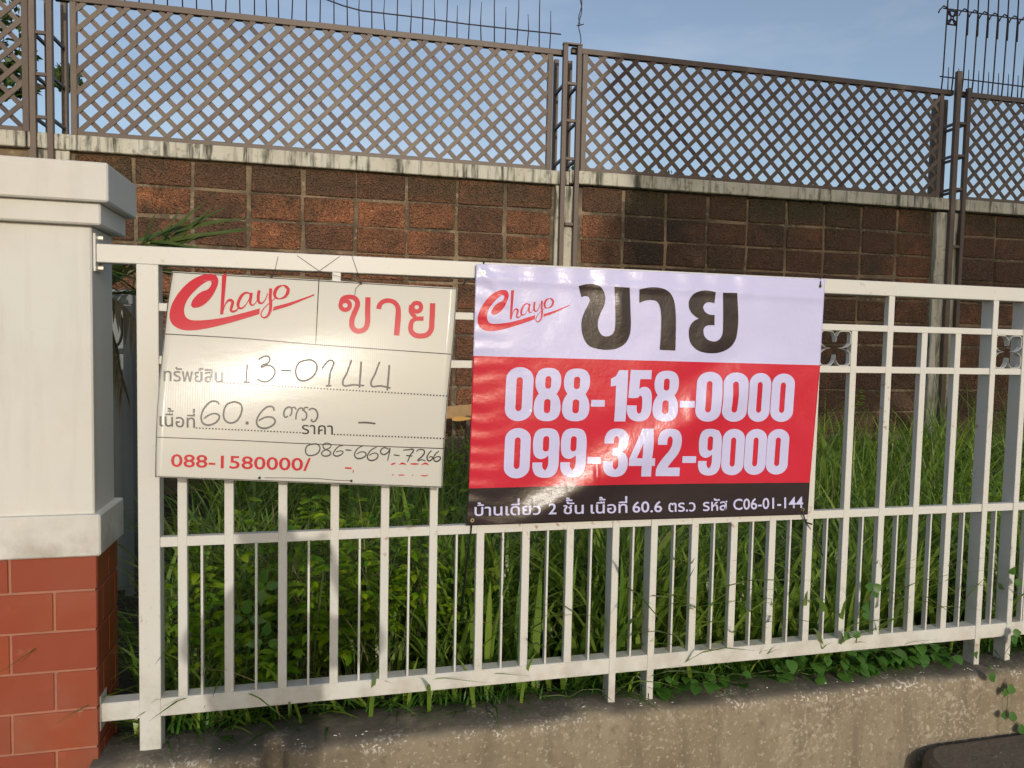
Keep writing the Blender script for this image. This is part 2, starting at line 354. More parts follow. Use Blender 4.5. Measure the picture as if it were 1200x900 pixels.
pl = box('mounting_plate', M['fence'], fe, -.3324, -.3313, -.004, .056, .515, .612, .0004)

# ------------------------------------------------------------------ pixel-free artwork helpers: artwork is drawn as flat outlines and laid on a surface


def ray(px, py): return CR*((px-600)/F) + CU*((450-py)/F) + _w


def on_surface(px, py, ysurf):
    d = ray(px, py); y = -.01
    for _ in range(5):
        t = (y-CAM.y)/d.y; p = CAM + d*t; y = ysurf(p.x, p.z)
    return (p.x, p.z)


def smooth_poly(pts, closed=True, sub=5, corner=48):
    n = len(pts); P_ = [Vector(p) for p in pts]; out = []
    T = []
    for i in range(n):
        if not closed and i in (0, n-1): T.append(None); continue
        a, b_, c = P_[i-1], P_[i], P_[(i+1) % n]; u, v = b_-a, c-b_
        if u.length < 1e-6 or v.length < 1e-6: T.append(None); continue
        T.append(None if corner and u.angle(v) > R_(corner) else (c-a).normalized())
    rng = range(n if closed else n-1)
    for i in rng:
        a, b_ = P_[i], P_[(i+1) % n]; L = (b_-a).length; ch = (b_-a)
        ta = T[i]*L if T[i] is not None else None; tb = T[(i+1) % n]*L if T[(i+1) % n] is not None else None
        if ta is None: ta = ch*1.5-tb*.5 if tb is not None else ch
        if tb is None: tb = ch*1.5-ta*.5 if T[i] is not None else ch
        for k in range(sub):
            s = k/sub; h1 = 2*s**3-3*s*s+1; h2 = s**3-2*s*s+s; h3 = -2*s**3+3*s*s; h4 = s**3-s*s
            out.append(a*h1+ta*h2+b_*h3+tb*h4)
    if not closed: out.append(P_[-1])
    return out


class Art:
    """collects flat outlines (drawing coordinates) and lays them on a surface y = ysurf(x, z)"""
    def __init__(s, ysurf): s.t = []; s.ys = ysurf; s.k = 0
    def tris(s, pts, tris):
        s.t.append(([tuple(p) for p in pts], tris)); return s
    def poly(s, pts, holes=(), smooth=True, sub=5, corner=48):
        loops = [smooth_poly(pts, True, sub, corner) if smooth else [Vector(p) for p in pts]]
        loops += [smooth_poly(h, True, sub, corner) if smooth else [Vector(p) for p in h] for h in holes]
        flat = [p for l in loops for p in l]
        tr = geometry.tessellate_polygon([[Vector((p[0], p[1], 0)) for p in l] for l in loops])
        return s.tris(flat, [tuple(t) for t in tr])
    def stroke(s, pts, w, closed=False, sub=5, corner=0):
        c = smooth_poly(pts, closed, sub, corner); n = len(c)
        if isinstance(w, (int, float)): ws = [w]*n
        else:
            m_ = len(w)-1; ws = []
            for i in range(n):
                q = i/(n-1)*m_; j = min(int(q), m_-1); ws.append(w[j]+(w[j+1]-w[j])*(q-j))
        L, Rr = [], []
        for i in range(n):
            if closed: a, b_ = c[i-1], c[(i+1) % n]
            else: a, b_ = c[max(i-1, 0)], c[min(i+1, n-1)]
            d = b_-a
            if d.length < 1e-9: d = Vector((1, 0))
            d.normalize(); nn = Vector((-d.y, d.x))*ws[i]/2
            L.append(c[i]+nn); Rr.append(c[i]-nn)
        m_ = n if closed else n-1
        return s.tris(L+Rr, [(i, (i+1) % n, n+(i+1) % n, n+i) for i in range(m_)])
    def build(s, name, mt, parent, grid=.02, off=.0012):
        me = bpy.data.meshes.new(name); B = bmesh.new()
        for k, (pts, tr) in enumerate(s.t):
            xz = [on_surface(p[0], p[1], s.ys) for p in pts]
            v = [B.verts.new((x, -(off+k % 12*.00006+i*.0000003), z)) for i, (x, z) in enumerate(xz)]
            for t in tr:
                if len(set(t)) == len(t):
                    try: B.faces.new([v[i] for i in t])
                    except ValueError: pass
        if grid:
            xs_ = [v.co.x for v in B.verts]; zs_ = [v.co.z for v in B.verts]
            for ax, lo, hi in ((0, min(xs_), max(xs_)), (2, min(zs_), max(zs_))):
                gg = (.0068 if ax else .03) if grid == 'z' else grid
                q = math.ceil(lo/gg)*gg
                while q < hi:
                    co = [0, 0, 0]; no = [0, 0, 0]; co[ax] = q; no[ax] = 1
                    bmesh.ops.bisect_plane(B, geom=B.verts[:]+B.edges[:]+B.faces[:], plane_co=co, plane_no=no); q += gg
        for v in B.verts: v.co.y += s.ys(v.co.x, v.co.z)
        B.normal_update()
        for f in B.faces:
            if f.normal.y > 0: f.normal_flip()
            f.smooth = True
        c = Vector((sum(v.co.x for v in B.verts), sum(v.co.y for v in B.verts), sum(v.co.z for v in B.verts)))/len(B.verts)
        for v in B.verts: v.co -= c
        B.to_mesh(me); B.free(); me.materials.append(mt)
        return finish(bpy.data.objects.new(name, me), parent, c)


_gc = {}


def glyph(ch, off):
    if (ch, off) in _gc: return _gc[(ch, off)]
    def m_(s):
        c = bpy.data.curves.new('t', 'FONT'); c.body = s; c.size = 1; c.offset = off; c.resolution_u = 3; c.fill_mode = 'FRONT'
        o = bpy.data.objects.new('t', c); COL.objects.link(o); dg = bpy.context.evaluated_depsgraph_get(); dg.update()
        e = o.evaluated_get(dg); me = e.to_mesh(); v = [(q.co.x, q.co.y) for q in me.vertices]; f = [tuple(p.vertices) for p in me.polygons]
        e.to_mesh_clear(); bpy.data.objects.remove(o); bpy.data.curves.remove(c); return v, f
    v, f = m_(ch) if ch != ' ' else ([], [])
    bar = min(q[0] for q in m_('|')[0])
    adv = min(q[0] for q in m_('X'+ch+'|')[0] if q[0] > -1) if False else None
    vv = m_(ch+'|')[0]; mxx = max(q[0] for q in vv); bw = max(q[0] for q in m_('|')[0])
    _gc[(ch, off)] = (v, f, mxx-bw); return _gc[(ch, off)]


def text_art(art, s, x0, x1, yb0, yb1, em, off=0., shear=0.):
    """one word fitted between x0 and x1 on a sloping baseline"""
    UP = 'ัิีึื็์'; TONE = '่้๊๋'
    pen = 0; items = []; up = False
    for ch in s:
        v, f, adv = glyph(ch, off); dy = 0
        if ch in UP: up = True; px_ = pen; adv = 0
        elif ch in TONE: px_ = pen; dy = .20 if up else 0; adv = 0
        else: up = False; px_ = pen
        if s[0] != ch and ch in UP+TONE: pass
        items.append((v, f, px_, dy)); pen += adv
    xs_ = [q[0]+p for v, f, p, d in items for q in v]; a, b_ = min(xs_), max(xs_)
    for v, f, p, d in items:
        if not v: continue
        pts = []
        for qx, qy in v:
            t = (qx+p-a)/(b_-a); pts.append((x0+(x1-x0)*t + shear*(qy+d)*em, yb0+(yb1-yb0)*t-(qy+d)*em))
        art.tris(pts, f)


def crop(ox, oy, s): return lambda pts: [(ox+a/s, oy+b/s) for a, b in pts]


LOGO_C = [(322, 345), (335, 310), (365, 275), (400, 250), (440, 235), (460, 213), (468, 190), (460, 176), (440, 177), (405, 197), (360, 235), (310, 290), (283, 340), (275, 385), (285, 425), (310, 445), (350, 453), (450, 448), (560, 432), (690, 400), (808, 368), (803, 408), (700, 440), (560, 480), (430, 510), (330, 523), (260, 518), (210, 495), (180, 460), (172, 410), (185, 350), (215, 290), (260, 230), (320, 175), (390, 138), (450, 126), (490, 131), (512, 155), (515, 185), (505, 220), (480, 270), (450, 310), (410, 345), (370, 362), (335, 363)]
LOGO_S = [(905, 357), (1000, 332), (1100, 300), (1190, 268), (1188, 278), (1100, 315), (1000, 355), (897, 385)]


def logo(art, T, wmul=1.0):
    k = wmul
    art.poly(T(LOGO_C), sub=3); art.poly(T(LOGO_S), sub=3)
    art.poly(T([(542, 132), (575, 125), (562, 270), (550, 408), (528, 412), (536, 270)]), smooth=False)
    def S(p, w): art.stroke(T(p), [q*k for q in w])
    S([(546, 402), (560, 350), (580, 318), (602, 310), (616, 325), (608, 360), (606, 385), (630, 388), (655, 368)], [1, 1.3, 3, 3.6, 3.2, 2.6, 1.2])
    S([(742, 275), (722, 258), (690, 268), (662, 310), (654, 345), (664, 366), (690, 362), (720, 325), (742, 278)], [1.2, 2.2, 3.6, 3.6, 2.4, 1.0, .8])
    S([(748, 258), (742, 300), (740, 330), (752, 345), (775, 332), (795, 295)], [3.4, 3.4, 2.4, 1.0, .8])
    S([(803, 242), (796, 285), (800, 322), (818, 332), (842, 312), (862, 262)], [3.4, 3.6, 2.6, 1.2, .9])
    S([(884, 228), (880, 290), (884, 350), (872, 405), (845, 432), (820, 425), (818, 398), (845, 358), (892, 318), (925, 285)], [3.4, 3.6, 3.4, 2.2, 1.4, 1.2, 1, .8])
    S([(965, 208), (932, 222), (912, 258), (918, 290), (945, 300), (985, 285), (1005, 250), (1000, 220), (968, 206)], [1.4, 3.4, 4.0, 2.8, 1.2, 3.0, 4.0, 2.6, 1.4])
    S([(985, 212), (1002, 232), (1018, 228)], [2, 1.2, .7])


# ------------------------------------------------------------------ sign board (left)
SZ0, SZ1 = 1.165, 1.78


def ys_board(x, z):
    t = (SZ1-z)/(SZ1-SZ0)                      # 0 top, 1 bottom
    dx = x-.125; dz = z-1.51
    return -.016 - (.26*t-.1175*t*t)*(SZ1-SZ0) + .066*dx - .21*dx*dx - .20*dx*dz


sg = thing('sale_sign', 'white plastic for-sale board with handwriting wired under the top rail', 'sign', (.22, -.03, 1.17))
BL = [(201.7, 317.8), (196.0, 356), (191.8, 398), (187.0, 442), (184.0, 476), (182.4, 514), (181.7, 559.2)]
BR = [(535.8, 337.5), (533.4, 376), (530.0, 415), (526.0, 453), (522.8, 492), (520.0, 532), (518.5, 571.9)]


def bedge(E_, v):
    q = v*6; i = min(int(q), 5); return Vector(E_[i]).lerp(Vector(E_[i+1]), q-i)


nx, ny = 40, 90; vs = []
for th in (0, .004):
    for j in range(ny+1):
        for i in range(nx+1):
            u, v = i/nx, j/ny
            p = bedge(BL, v).lerp(bedge(BR, v), u); x, z = on_surface(p.x, p.y, ys_board)
            vs.append((x, ys_board(x, z)+th, z))
n1 = (nx+1)*(ny+1); fs = []
for j in range(ny):
    for i in range(nx):
        a = j*(nx+1)+i; fs.append((a+nx+1, a+nx+2, a+1, a)); fs.append((n1+a, n1+a+1, n1+a+nx+2, n1+a+nx+1))
rim = [i for i in range(nx+1)] + [j*(nx+1)+nx for j in range(1, ny+1)] + [ny*(nx+1)+i for i in range(nx-1, -1, -1)] + [j*(nx+1) for j in range(ny-1, 0, -1)]
for a, c in zip(rim, rim[1:]+rim[:1]): fs.append((a, c, n1+c, n1+a))
MB().add(vs, fs).build('board', M['board'], sg, smooth=False)
for p_ in sg.children: p_.data.polygons.foreach_set('use_smooth', [True]*(2*nx*ny)+[False]*len(rim))

c1 = crop(170, 300, 6); c2 = crop(360, 300, 6); c3 = crop(170, 430, 6); c4 = crop(350, 430, 6)
a = Art(ys_board); logo(a, c1, 1.0); a.build('logo', M['ink_red'], sg, 'z')
a = Art(ys_board)
a.stroke(c2([(268, 316), (292, 325), (300, 347), (290, 370), (266, 378), (243, 368), (234, 347), (243, 325)]), 5.0, closed=True)
a.stroke(c2([(236, 330), (250, 300), (285, 288), (325, 292), (350, 315), (352, 350), (330, 405), (315, 450), (318, 500), (345, 525), (380, 526), (412, 505), (424, 465), (425, 400), (427, 290)]), [4.6, 5.2, 5.6, 6, 6.2, 6.2, 6, 6, 6.2, 6.2])
a.stroke(c2([(503, 372), (512, 340), (540, 318), (580, 314), (615, 328), (637, 360), (640, 410), (635, 480), (628, 558)]), [6.0, 5.4, 5.2, 5.6, 6.6, 6.6])
a.stroke(c2([(770, 330), (793, 338), (800, 360), (792, 382), (770, 390), (748, 382), (740, 360), (748, 338)]), 5.0, closed=True)
a.stroke(c2([(732, 345), (728, 380), (742, 412), (765, 428)]), [4.5, 5.5, 4])
a.stroke(c2([(755, 440), (818, 440)]), 5.0, sub=2)
a.stroke(c2([(772, 440), (740, 455), (728, 490), (732, 530), (760, 556), (800, 562), (845, 552), (870, 520), (876, 470), (882, 332)]), [4.5, 5.6, 6, 6, 6.2, 6.2])
a.build('large_word', M['ink_red'], sg, 'z')
a = Art(ys_board)
# frame and rules
for p, w in (([(202.5, 319), (535, 338.6)], .8), ([(x+.8, y+(1 if i == 0 else 0)) for i, (x, y) in enumerate(BL)], 1.0), ([(182.8, 558.4), (519.4, 570.8)], .7), ([(x-.8, y) for x, y in BR], .7), (c1([(140, 548), (700, 580)])+c2([(60, 622), (1010, 690)]), 1.0), (c2([(84, 135), (60, 620)]), 1.1), (c3([(80, 493), (700, 518)])+c4([(0, 537), (1020, 573)]), .9)):
    a.stroke(p, w, sub=6)
a.build('printed_rules', M['ink_black'], sg, 'z'); a = Art(ys_board)
text_art(a, 'ทรัพย์สิน', 191.7, 261.3, 446.3, 448.3, 21.5, .008)
a.build('word', M['ink_black'], sg, 'z'); a = Art(ys_board)
text_art(a, 'เนื้อที่', 187.0, 228.7, 499.2, 501.2, 21.0, .008)
a.build('word', M['ink_black'], sg, 'z'); a = Art(ys_board)
text_art(a, 'ราคา', 353.7, 390.2, 508.4, 509.2, 19.0, .008)
a.build('word', M['ink_black'], sg, 'z'); a = Art(ys_board)
for (xa, ya), (xb, yb) in (((263, 448.5), (523.3, 464)), ((230.5, 501.4), (351.7, 507)), ((392, 509), (519.7, 513.8))):
    n = int((xb-xa)/3.72)
    for i in range(n+1):
        x = xa+(xb-xa)*i/n; y = ya+(yb-ya)*i/n; a.poly([(x-.85, y-.8), (x+.85, y-.8), (x+.85, y+.8), (x-.85, y+.8)], smooth=False)
o = a.build('dotted_line', M['ink_black'], sg, 'z'); o['kind'] = 'stuff'
a = Art(ys_board); text_art(a, '088-1580000/', 200.3, 364, 546.6, 551.6, 21.0, .012, .02)
a.build('phone_number', M['ink_red'], sg, 'z'); a = Art(ys_board)
for p in ([(325, 710), (372, 712)], [(378, 726), (386, 734), (380, 745)]): a.stroke(c4(p), 1.8 if p[0][0] < 330 else .9)
for p in ([(648, 686), (680, 676)], [(708, 686), (730, 678), (755, 686)], [(782, 681), (845, 682)], [(865, 687), (890, 678), (912, 687)]): a.stroke(c4(p), [.8, 2.2, 1.0])
for p in ([(655, 758), (668, 759)], [(700, 759), (745, 760)], [(796, 760), (804, 760)], [(858, 759), (885, 765), (910, 759)]): a.stroke(c4(p), [.7, 1.4, .7])
o = a.build('faded_print', M['ink_red'], sg, 'z'); o['kind'] = 'stuff'
a = Art(ys_board); H = 1.75
for p, w in (([(289.8, 427), (289.2, 436), (288.3, 447.3)], 1), ([(285.5, 447.6), (293, 447.9)], 1),
             ([(303, 421.5), (310, 417.5), (315.8, 419), (314.5, 425), (306, 429.5), (314, 427.8), (320.5, 431), (322.2, 437), (317.5, 444.5), (310, 447.5), (301.5, 444)], 1.1),
             ([(329.2, 433.9), (341.7, 434.6)], 1.2), ([(377.6, 431.8), (389.6, 422.6), (387, 437), (385.3, 451.5)], 1.2), ([(381.7, 452.3), (388.5, 451.8)], 1.2),
             ([(412, 421.7), (407, 436), (402, 450.7), (414, 450.9), (426.7, 451.8)], 1.25), ([(423.4, 423.7), (422.3, 438), (421.2, 454.2)], 1.35),
             ([(444.8, 424), (440, 437), (435, 451.5), (446, 452.2), (457.6, 454.7)], 1.25), ([(456.2, 427.5), (455.2, 442), (453.8, 457.5)], 1.35),
             (c3([(522, 262), (505, 244), (465, 243), (422, 282), (397, 335), (402, 388), (435, 408), (485, 398), (518, 368), (520, 340), (490, 327), (450, 338), (415, 362)]), 1.25),
             (c3([(908, 308), (895, 280), (855, 283), (808, 328), (785, 380), (798, 418), (845, 431), (900, 408), (915, 378), (892, 354), (845, 354), (800, 378)]), 1.25),
             (c3([(1005, 345), (985, 352), (976, 330), (985, 298), (1010, 282), (1030, 290), (1028, 330), (1015, 345)]), 1.2),
             (c3([(1030, 290), (1050, 283), (1062, 300)]), 1.1), (c3([(1060, 370), (1066, 325), (1085, 292), (1105, 290), (1108, 310)]), 1.1),
             (c3([(1148, 288), (1125, 285), (1118, 305), (1135, 325), (1132, 360), (1110, 374), (1106, 362)]), 1.1),
             (c4([(72, 305), (92, 292), (118, 300), (133, 330), (128, 362), (108, 384), (90, 378), (96, 368)]), 1.2),
             (c4([(418, 392), (480, 391), (540, 399)]), 1.3)):
    a.stroke(p, [w*H*.9, w*H, w*H*.85]); a.build('pen_stroke', M['pen'], sg, 'z'); a = Art(ys_board)
a.stroke([(359.5, 422), (350.5, 425), (346.6, 434), (349, 443.5), (356, 446.3), (365, 442.5), (370.8, 434.5), (370.5, 426), (364.5, 421.8)], 2.05, closed=True)
a.build('pen_stroke', M['pen'], sg, 'z'); a = Art(ys_board)
a.stroke(c3([(620, 246), (575, 265), (553, 320), (560, 370), (600, 394), (648, 375), (678, 318), (676, 268), (640, 246)]), 2.1, closed=True)
a.stroke(c3([(718, 388), (724, 394), (718, 400), (712, 394)]), 2.0, closed=True)

a.build('pen_stroke', M['pen'], sg, 'z'); a = Art(ys_board)


def hand(pts): Art(ys_board).stroke(c4(pts), [1.25, 1.75, 1.15]).build('pen_stroke', M['pen'], sg, 'z')


a.stroke(c4([(100, 542), (60, 556), (48, 590), (62, 618), (95, 622), (135, 605), (150, 572), (135, 545)]), 1.6, closed=True); a.build('pen_stroke', M['pen'], sg, 'z')
hand([(228, 545), (195, 535), (172, 550), (180, 575), (215, 590), (225, 610), (200, 626), (170, 622), (162, 602), (190, 582), (222, 565), (228, 545)])
hand([(312, 552), (282, 558), (252, 590), (245, 615), (268, 627), (300, 615), (312, 598), (295, 590), (262, 598)])
hand([(328, 583), (372, 586)])
hand([(452, 555), (420, 570), (395, 605), (400, 636), (435, 643), (470, 625), (470, 603), (440, 597), (408, 612)])
hand([(548, 565), (518, 578), (488, 612), (486, 645), (515, 658), (552, 640), (556, 615), (530, 605), (496, 622)])
hand([(632, 578), (600, 568), (578, 585), (580, 608), (605, 615), (635, 592), (642, 572), (636, 610), (624, 660)])
hand([(668, 618), (710, 624)])
hand([(735, 585), (770, 582), (806, 582), (785, 620), (765, 668)]); hand([(755, 622), (800, 626)])
hand([(828, 595), (848, 580), (878, 584), (884, 604), (862, 634), (838, 658), (862, 652), (892, 660)])
hand([(934, 588), (912, 612), (902, 640), (915, 660), (936, 650), (938, 632), (914, 636)])
hand([(986, 592), (962, 612), (948, 642), (962, 664), (990, 654), (996, 636), (978, 630), (954, 642)])


def P3(px, py, dy=-.004, ys=ys_board):
    x, z = on_surface(px, py, ys); return Vector((x, ys(x, z)+dy, z))


for px, py in ((318.3, 324.2), (423, 332), (304.2, 559.7), (411.7, 563.3)):
    p = P3(px, py, -.001); MB().tube([p, p+Vector((0, -.004, 0))], .0036, 8).build('wire_knot', M['rust'], sg)


def wire(pts, r=.0007, name='hanging_wire', par=None, mt=None):
    return MB().tube(pts, r, 4).build(name, mt or M['rust'], par or sg, smooth=True)


def pt(px, py, y):
    d = ray(px, py); t = (y-CAM.y)/d.y; return CAM+d*t


wire([P3(310, 559.6, -.003), P3(335, 559.9, -.002), P3(372, 560.6, -.002), P3(392, 562.4, -.003), P3(411, 563.2, -.003)])
wire([pt(326, 298, .01), pt(325.8, 301, -.002), pt(322.5, 315.5, -.002), P3(318.3, 324.2, -.003)])
wire([pt(345, 296, .01), pt(349, 300, -.002), pt(374, 317.5, -.003), P3(423, 331.5, -.004)])
wire([pt(400, 298, .01), pt(398, 300.5, -.002), pt(374, 317.5, -.003), pt(345, 321, -.008), P3(318.3, 324.2, -.004)])
wire([pt(412, 298, .01), pt(413, 301.5, -.002), pt(420, 322, -.006), P3(423, 332, -.004)])
wire([P3(423, 332, -.004), P3(416.5, 338.5, -.004), P3(415.8, 346, -.003)])

# ------------------------------------------------------------------ vinyl banner (right)
RA, RB = Vector((.835, 1.055)), Vector((1.66, 1.545)); RD = (RB-RA).normalized(); RN = Vector((-RD.y, RD.x))


def gs(x, s): return math.exp(-(x/s)**2)


def ys_ban(x, z):
    p = Vector((x, z)); q = p-RA; along = q.dot(RD)/(RB-RA).length; across = q.dot(RN)
    s = (x-.69)/1.2; t = (1.84-z)/.8
    d = .006 + .010*math.sin(math.pi*max(0, min(1, t)))*math.sin(math.pi*max(0, min(1, s)))
    env = max(0, min(1, (along+.12)/.2))*max(0, min(1, (1.12-along)/.25))
    wob = .012*noise.noise(Vector((x*6, z*6, 3)))
    d += .0150*env*gs(across+.030+wob, .052+.016*along)            # diagonal stretch fold
    d -= .0045*env*gs(across-.085+wob, .05)
    d += .0022*gs((x-1.405)/1, .016)*max(0, 1-abs(z-1.36)/.12)      # two short pleats
    d += .0040*gs((x-1.088)/1, .008)*max(0, 1-abs(z-1.19)/.06)
    top = max(0, 1-t*4.5)
    d += top*top*(.0035*math.sin(x*46+2*noise.noise(Vector((x*3, 1, 1))))*gs(x-1.10, .2) + .0028*math.sin(x*60)*gs(x-1.52, .16) + .0022*math.sin(x*50+1)*gs(x-.86, .12))
    d += .0045*gs(x-1.155-.02*(t), .018)*max(0, 1-abs(t-.13)/.16)
    d += .0040*gs((x-.69)-(1.84-z)*.9, .018)*max(0, 1-t*3.6)        # pull from the upper left tie
    lf = max(0, 1-s*9); d += .0009*lf*math.sin(z*120+3*noise.noise(Vector((x*9, z*5, 0))))
    d += .0055*noise.noise(Vector((x*3.1, z*3.1, 5))) + .0018*noise.noise(Vector((x*11, z*11, 8)))
    d += .0030*gs(t-.055-.02*s, .02)
    return -(d+.004)


bn = thing('vinyl_banner', 'glossy red, white and black vinyl for-sale banner tied to the fence', 'banner', (1.29, -.02, 1.04))
EL = [(558, 309), (554.5, 417), (549.3, 572.4), (546, 616)]; ER = [(967, 327.5), (961.2, 428), (949, 565.5), (946.6, 603)]


def bpt(u, k, v):
    L = Vector(EL[k]).lerp(Vector(EL[k+1]), v); Rr = Vector(ER[k]).lerp(Vector(ER[k+1]), v); p = L.lerp(Rr, u)
    bow = math.sin(math.pi*u)
    if k == 2: p.y += bow*(-1.2+1.0*v)
    return p


ban = MB(); nx = 230; rws = [70, 100, 30]; vs = []; mi = []; fs = []
for k in range(3):
    for j in range(rws[k]+(1 if k == 2 else 0)):
        for i in range(nx+1):
            p = bpt(i/nx, k, j/rws[k]); x, z = on_surface(p.x, p.y, ys_ban); vs.append((x, ys_ban(x, z), z))
tot = sum(rws); r = 0
for k in range(3):
    for j in range(rws[k]):
        for i in range(nx):
            a_ = r*(nx+1)+i; fs.append((a_+nx+1, a_+nx+2, a_+1, a_)); mi.append(k)
        r += 1
ban.add(vs, fs); ban.m = mi
o = ban.build('banner_sheet', [M['v_white'], M['v_red'], M['v_black']], bn, smooth=True)
sd = o.modifiers.new('thickness', 'SOLIDIFY'); sd.thickness = .0006; sd.offset = -1

b5 = crop(540, 300, 6); b6 = crop(680, 310, 6)
T = lambda pts: b5([(118+(x-172)*.636, 238+(y-125)*.729) for x, y in pts])
a = Art(ys_ban); logo(a, T, .62); a.build('logo', M['v_red'], bn, .012, .0011)
a = Art(ys_ban)
L1 = b5([(828, 212), (870, 200), (920, 196), (970, 208), (1000, 240), (1015, 290), (1008, 345), (985, 395), (967, 445), (963, 495), (978, 540), (1005, 563), (1040, 563), (1070, 543), (1084, 500), (1086, 400), (1080, 216)])
L1 += b6([(347, 162), (352, 300), (355, 430), (345, 500), (310, 560), (250, 592), (180, 600), (110, 590)]) + b5([(900, 630), (865, 580), (848, 510), (850, 450), (868, 395), (893, 345), (906, 310), (898, 287), (875, 281), (848, 290)])
a.poly(L1)
a.poly(b6([(415, 175), (470, 163), (530, 160), (590, 172), (635, 205), (660, 260), (670, 340), (672, 420), (668, 605), (558, 600), (567, 450), (568, 360), (560, 300), (540, 262), (505, 250), (460, 253), (415, 270)]))
a.poly(b6([(952, 195), (900, 183), (850, 185), (800, 205), (768, 245), (762, 290), (778, 335), (805, 362), (832, 380), (795, 400), (768, 440), (763, 500), (780, 560), (830, 605), (900, 623), (980, 618), (1050, 585), (1090, 530), (1105, 460), (1110, 380), (1102, 200), (1003, 198), (1003, 440), (995, 500), (965, 535), (930, 540), (890, 525), (868, 490), (868, 450), (890, 430), (943, 427), (943, 355), (905, 350), (875, 330), (862, 300), (880, 272), (910, 265), (942, 272)]))
a.build('large_word', M['v_black'], bn, .012, .0011)


def rrect(x0, y0, x1, y1, rx, ry, n=6):
    out = []
    for cx, cy, a0 in ((x1-rx, y0+ry, -90), (x1-rx, y1-ry, 0), (x0+rx, y1-ry, 90), (x0+rx, y0+ry, 180)):
        for k in range(n+1): t = R_(a0+90*k/n); out.append((cx+rx*math.cos(t), cy+ry*math.sin(t)))
    return out


DIG = {
 '0': (rrect(0, 0, 100, 200, 49, 44), [rrect(38, 37, 61, 163, 11.4, 13)]),
 '8': ([(50, 0), (18, 8), (4, 32), (4, 70), (17, 97), (3, 124), (1, 165), (16, 191), (50, 200), (84, 191), (99, 165), (97, 124), (83, 97), (96, 70), (96, 32), (82, 8)], [rrect(39, 31, 61, 78, 10, 11), rrect(38, 117, 62, 170, 11, 12)]),
 '1': ([(48, 2), (100, 2), (100, 200), (34, 200), (34, 62), (4, 66), (2, 36), (30, 26)], []),
 '5': ([(8, 0), (92, 0), (92, 35), (48, 35), (46, 74), (60, 66), (80, 68), (95, 86), (99, 125), (97, 165), (82, 191), (50, 200), (18, 191), (3, 168), (1, 138), (40, 138), (42, 162), (50, 170), (59, 162), (61, 130), (59, 104), (50, 98), (41, 108), (4, 108)], []),
 '3': ([(2, 62), (4, 32), (20, 8), (50, 0), (80, 8), (96, 32), (96, 66), (86, 88), (72, 96), (88, 106), (99, 130), (97, 166), (82, 191), (50, 200), (18, 191), (3, 166), (2, 135), (40, 135), (41, 160), (50, 170), (60, 160), (61, 132), (55, 114), (36, 111), (36, 83), (52, 81), (59, 68), (59, 42), (50, 31), (41, 40), (40, 62)], []),
 '4': ([(45, 0), (88, 0), (88, 124), (100, 124), (100, 156), (88, 156), (88, 200), (50, 200), (50, 156), (0, 156), (0, 125)], [[(51, 124), (51, 62), (29, 124)]]),
 '2': ([(2, 68), (3, 34), (18, 8), (50, 0), (82, 8), (97, 34), (97, 75), (85, 108), (62, 140), (46, 164), (97, 164), (97, 200), (0, 200), (2, 165), (25, 125), (50, 92), (60, 66), (60, 42), (50, 31), (41, 42), (40, 68)], []),
 '9': ([(50, 0), (16, 8), (2, 36), (1, 80), (8, 110), (28, 124), (46, 121), (60, 110), (60, 152), (50, 171), (40, 158), (39, 138), (2, 138), (4, 168), (18, 191), (50, 200), (82, 191), (98, 162), (100, 100), (98, 36), (84, 8)], [rrect(38, 32, 61, 94, 11, 12)]),
 '-': ([(0, 0), (100, 0), (100, 200), (0, 200)], []),
}


def digits(items, ytop, ybot, name):
    """items: (char, x0, x1); ytop, ybot: functions of x"""
    ar = Art(ys_ban)
    for it in items:
        ch, xa, xb = it[:3]; xm = (xa+xb)/2; t0, t1 = ytop(xm), ybot(xm)
        if ch == '-': c = t0+(t1-t0)*.655; t0, t1 = c-3.9, c+3.9
        lean = -.042-.030*(xm-554)/400; st_ = (ytop(xm+10)-ytop(xm-10))/20
        def f(p):
            x = xa+(xb-xa)*p[0]/100; y = t0+(t1-t0)*p[1]/200
            return (x+lean*(y-(ytop(xm)+ybot(xm))/2), y+st_*(x-xm)*.6)
        ol, ho = DIG[ch]; big = len(ol) > 20
        ar.poly([f(p) for p in ol], [[f(p) for p in h] for h in ho], smooth=(ch not in '0-14'), sub=4, corner=52)
        ar.build(name, M['v_white'], bn, .012, .0011); ar = Art(ys_ban)


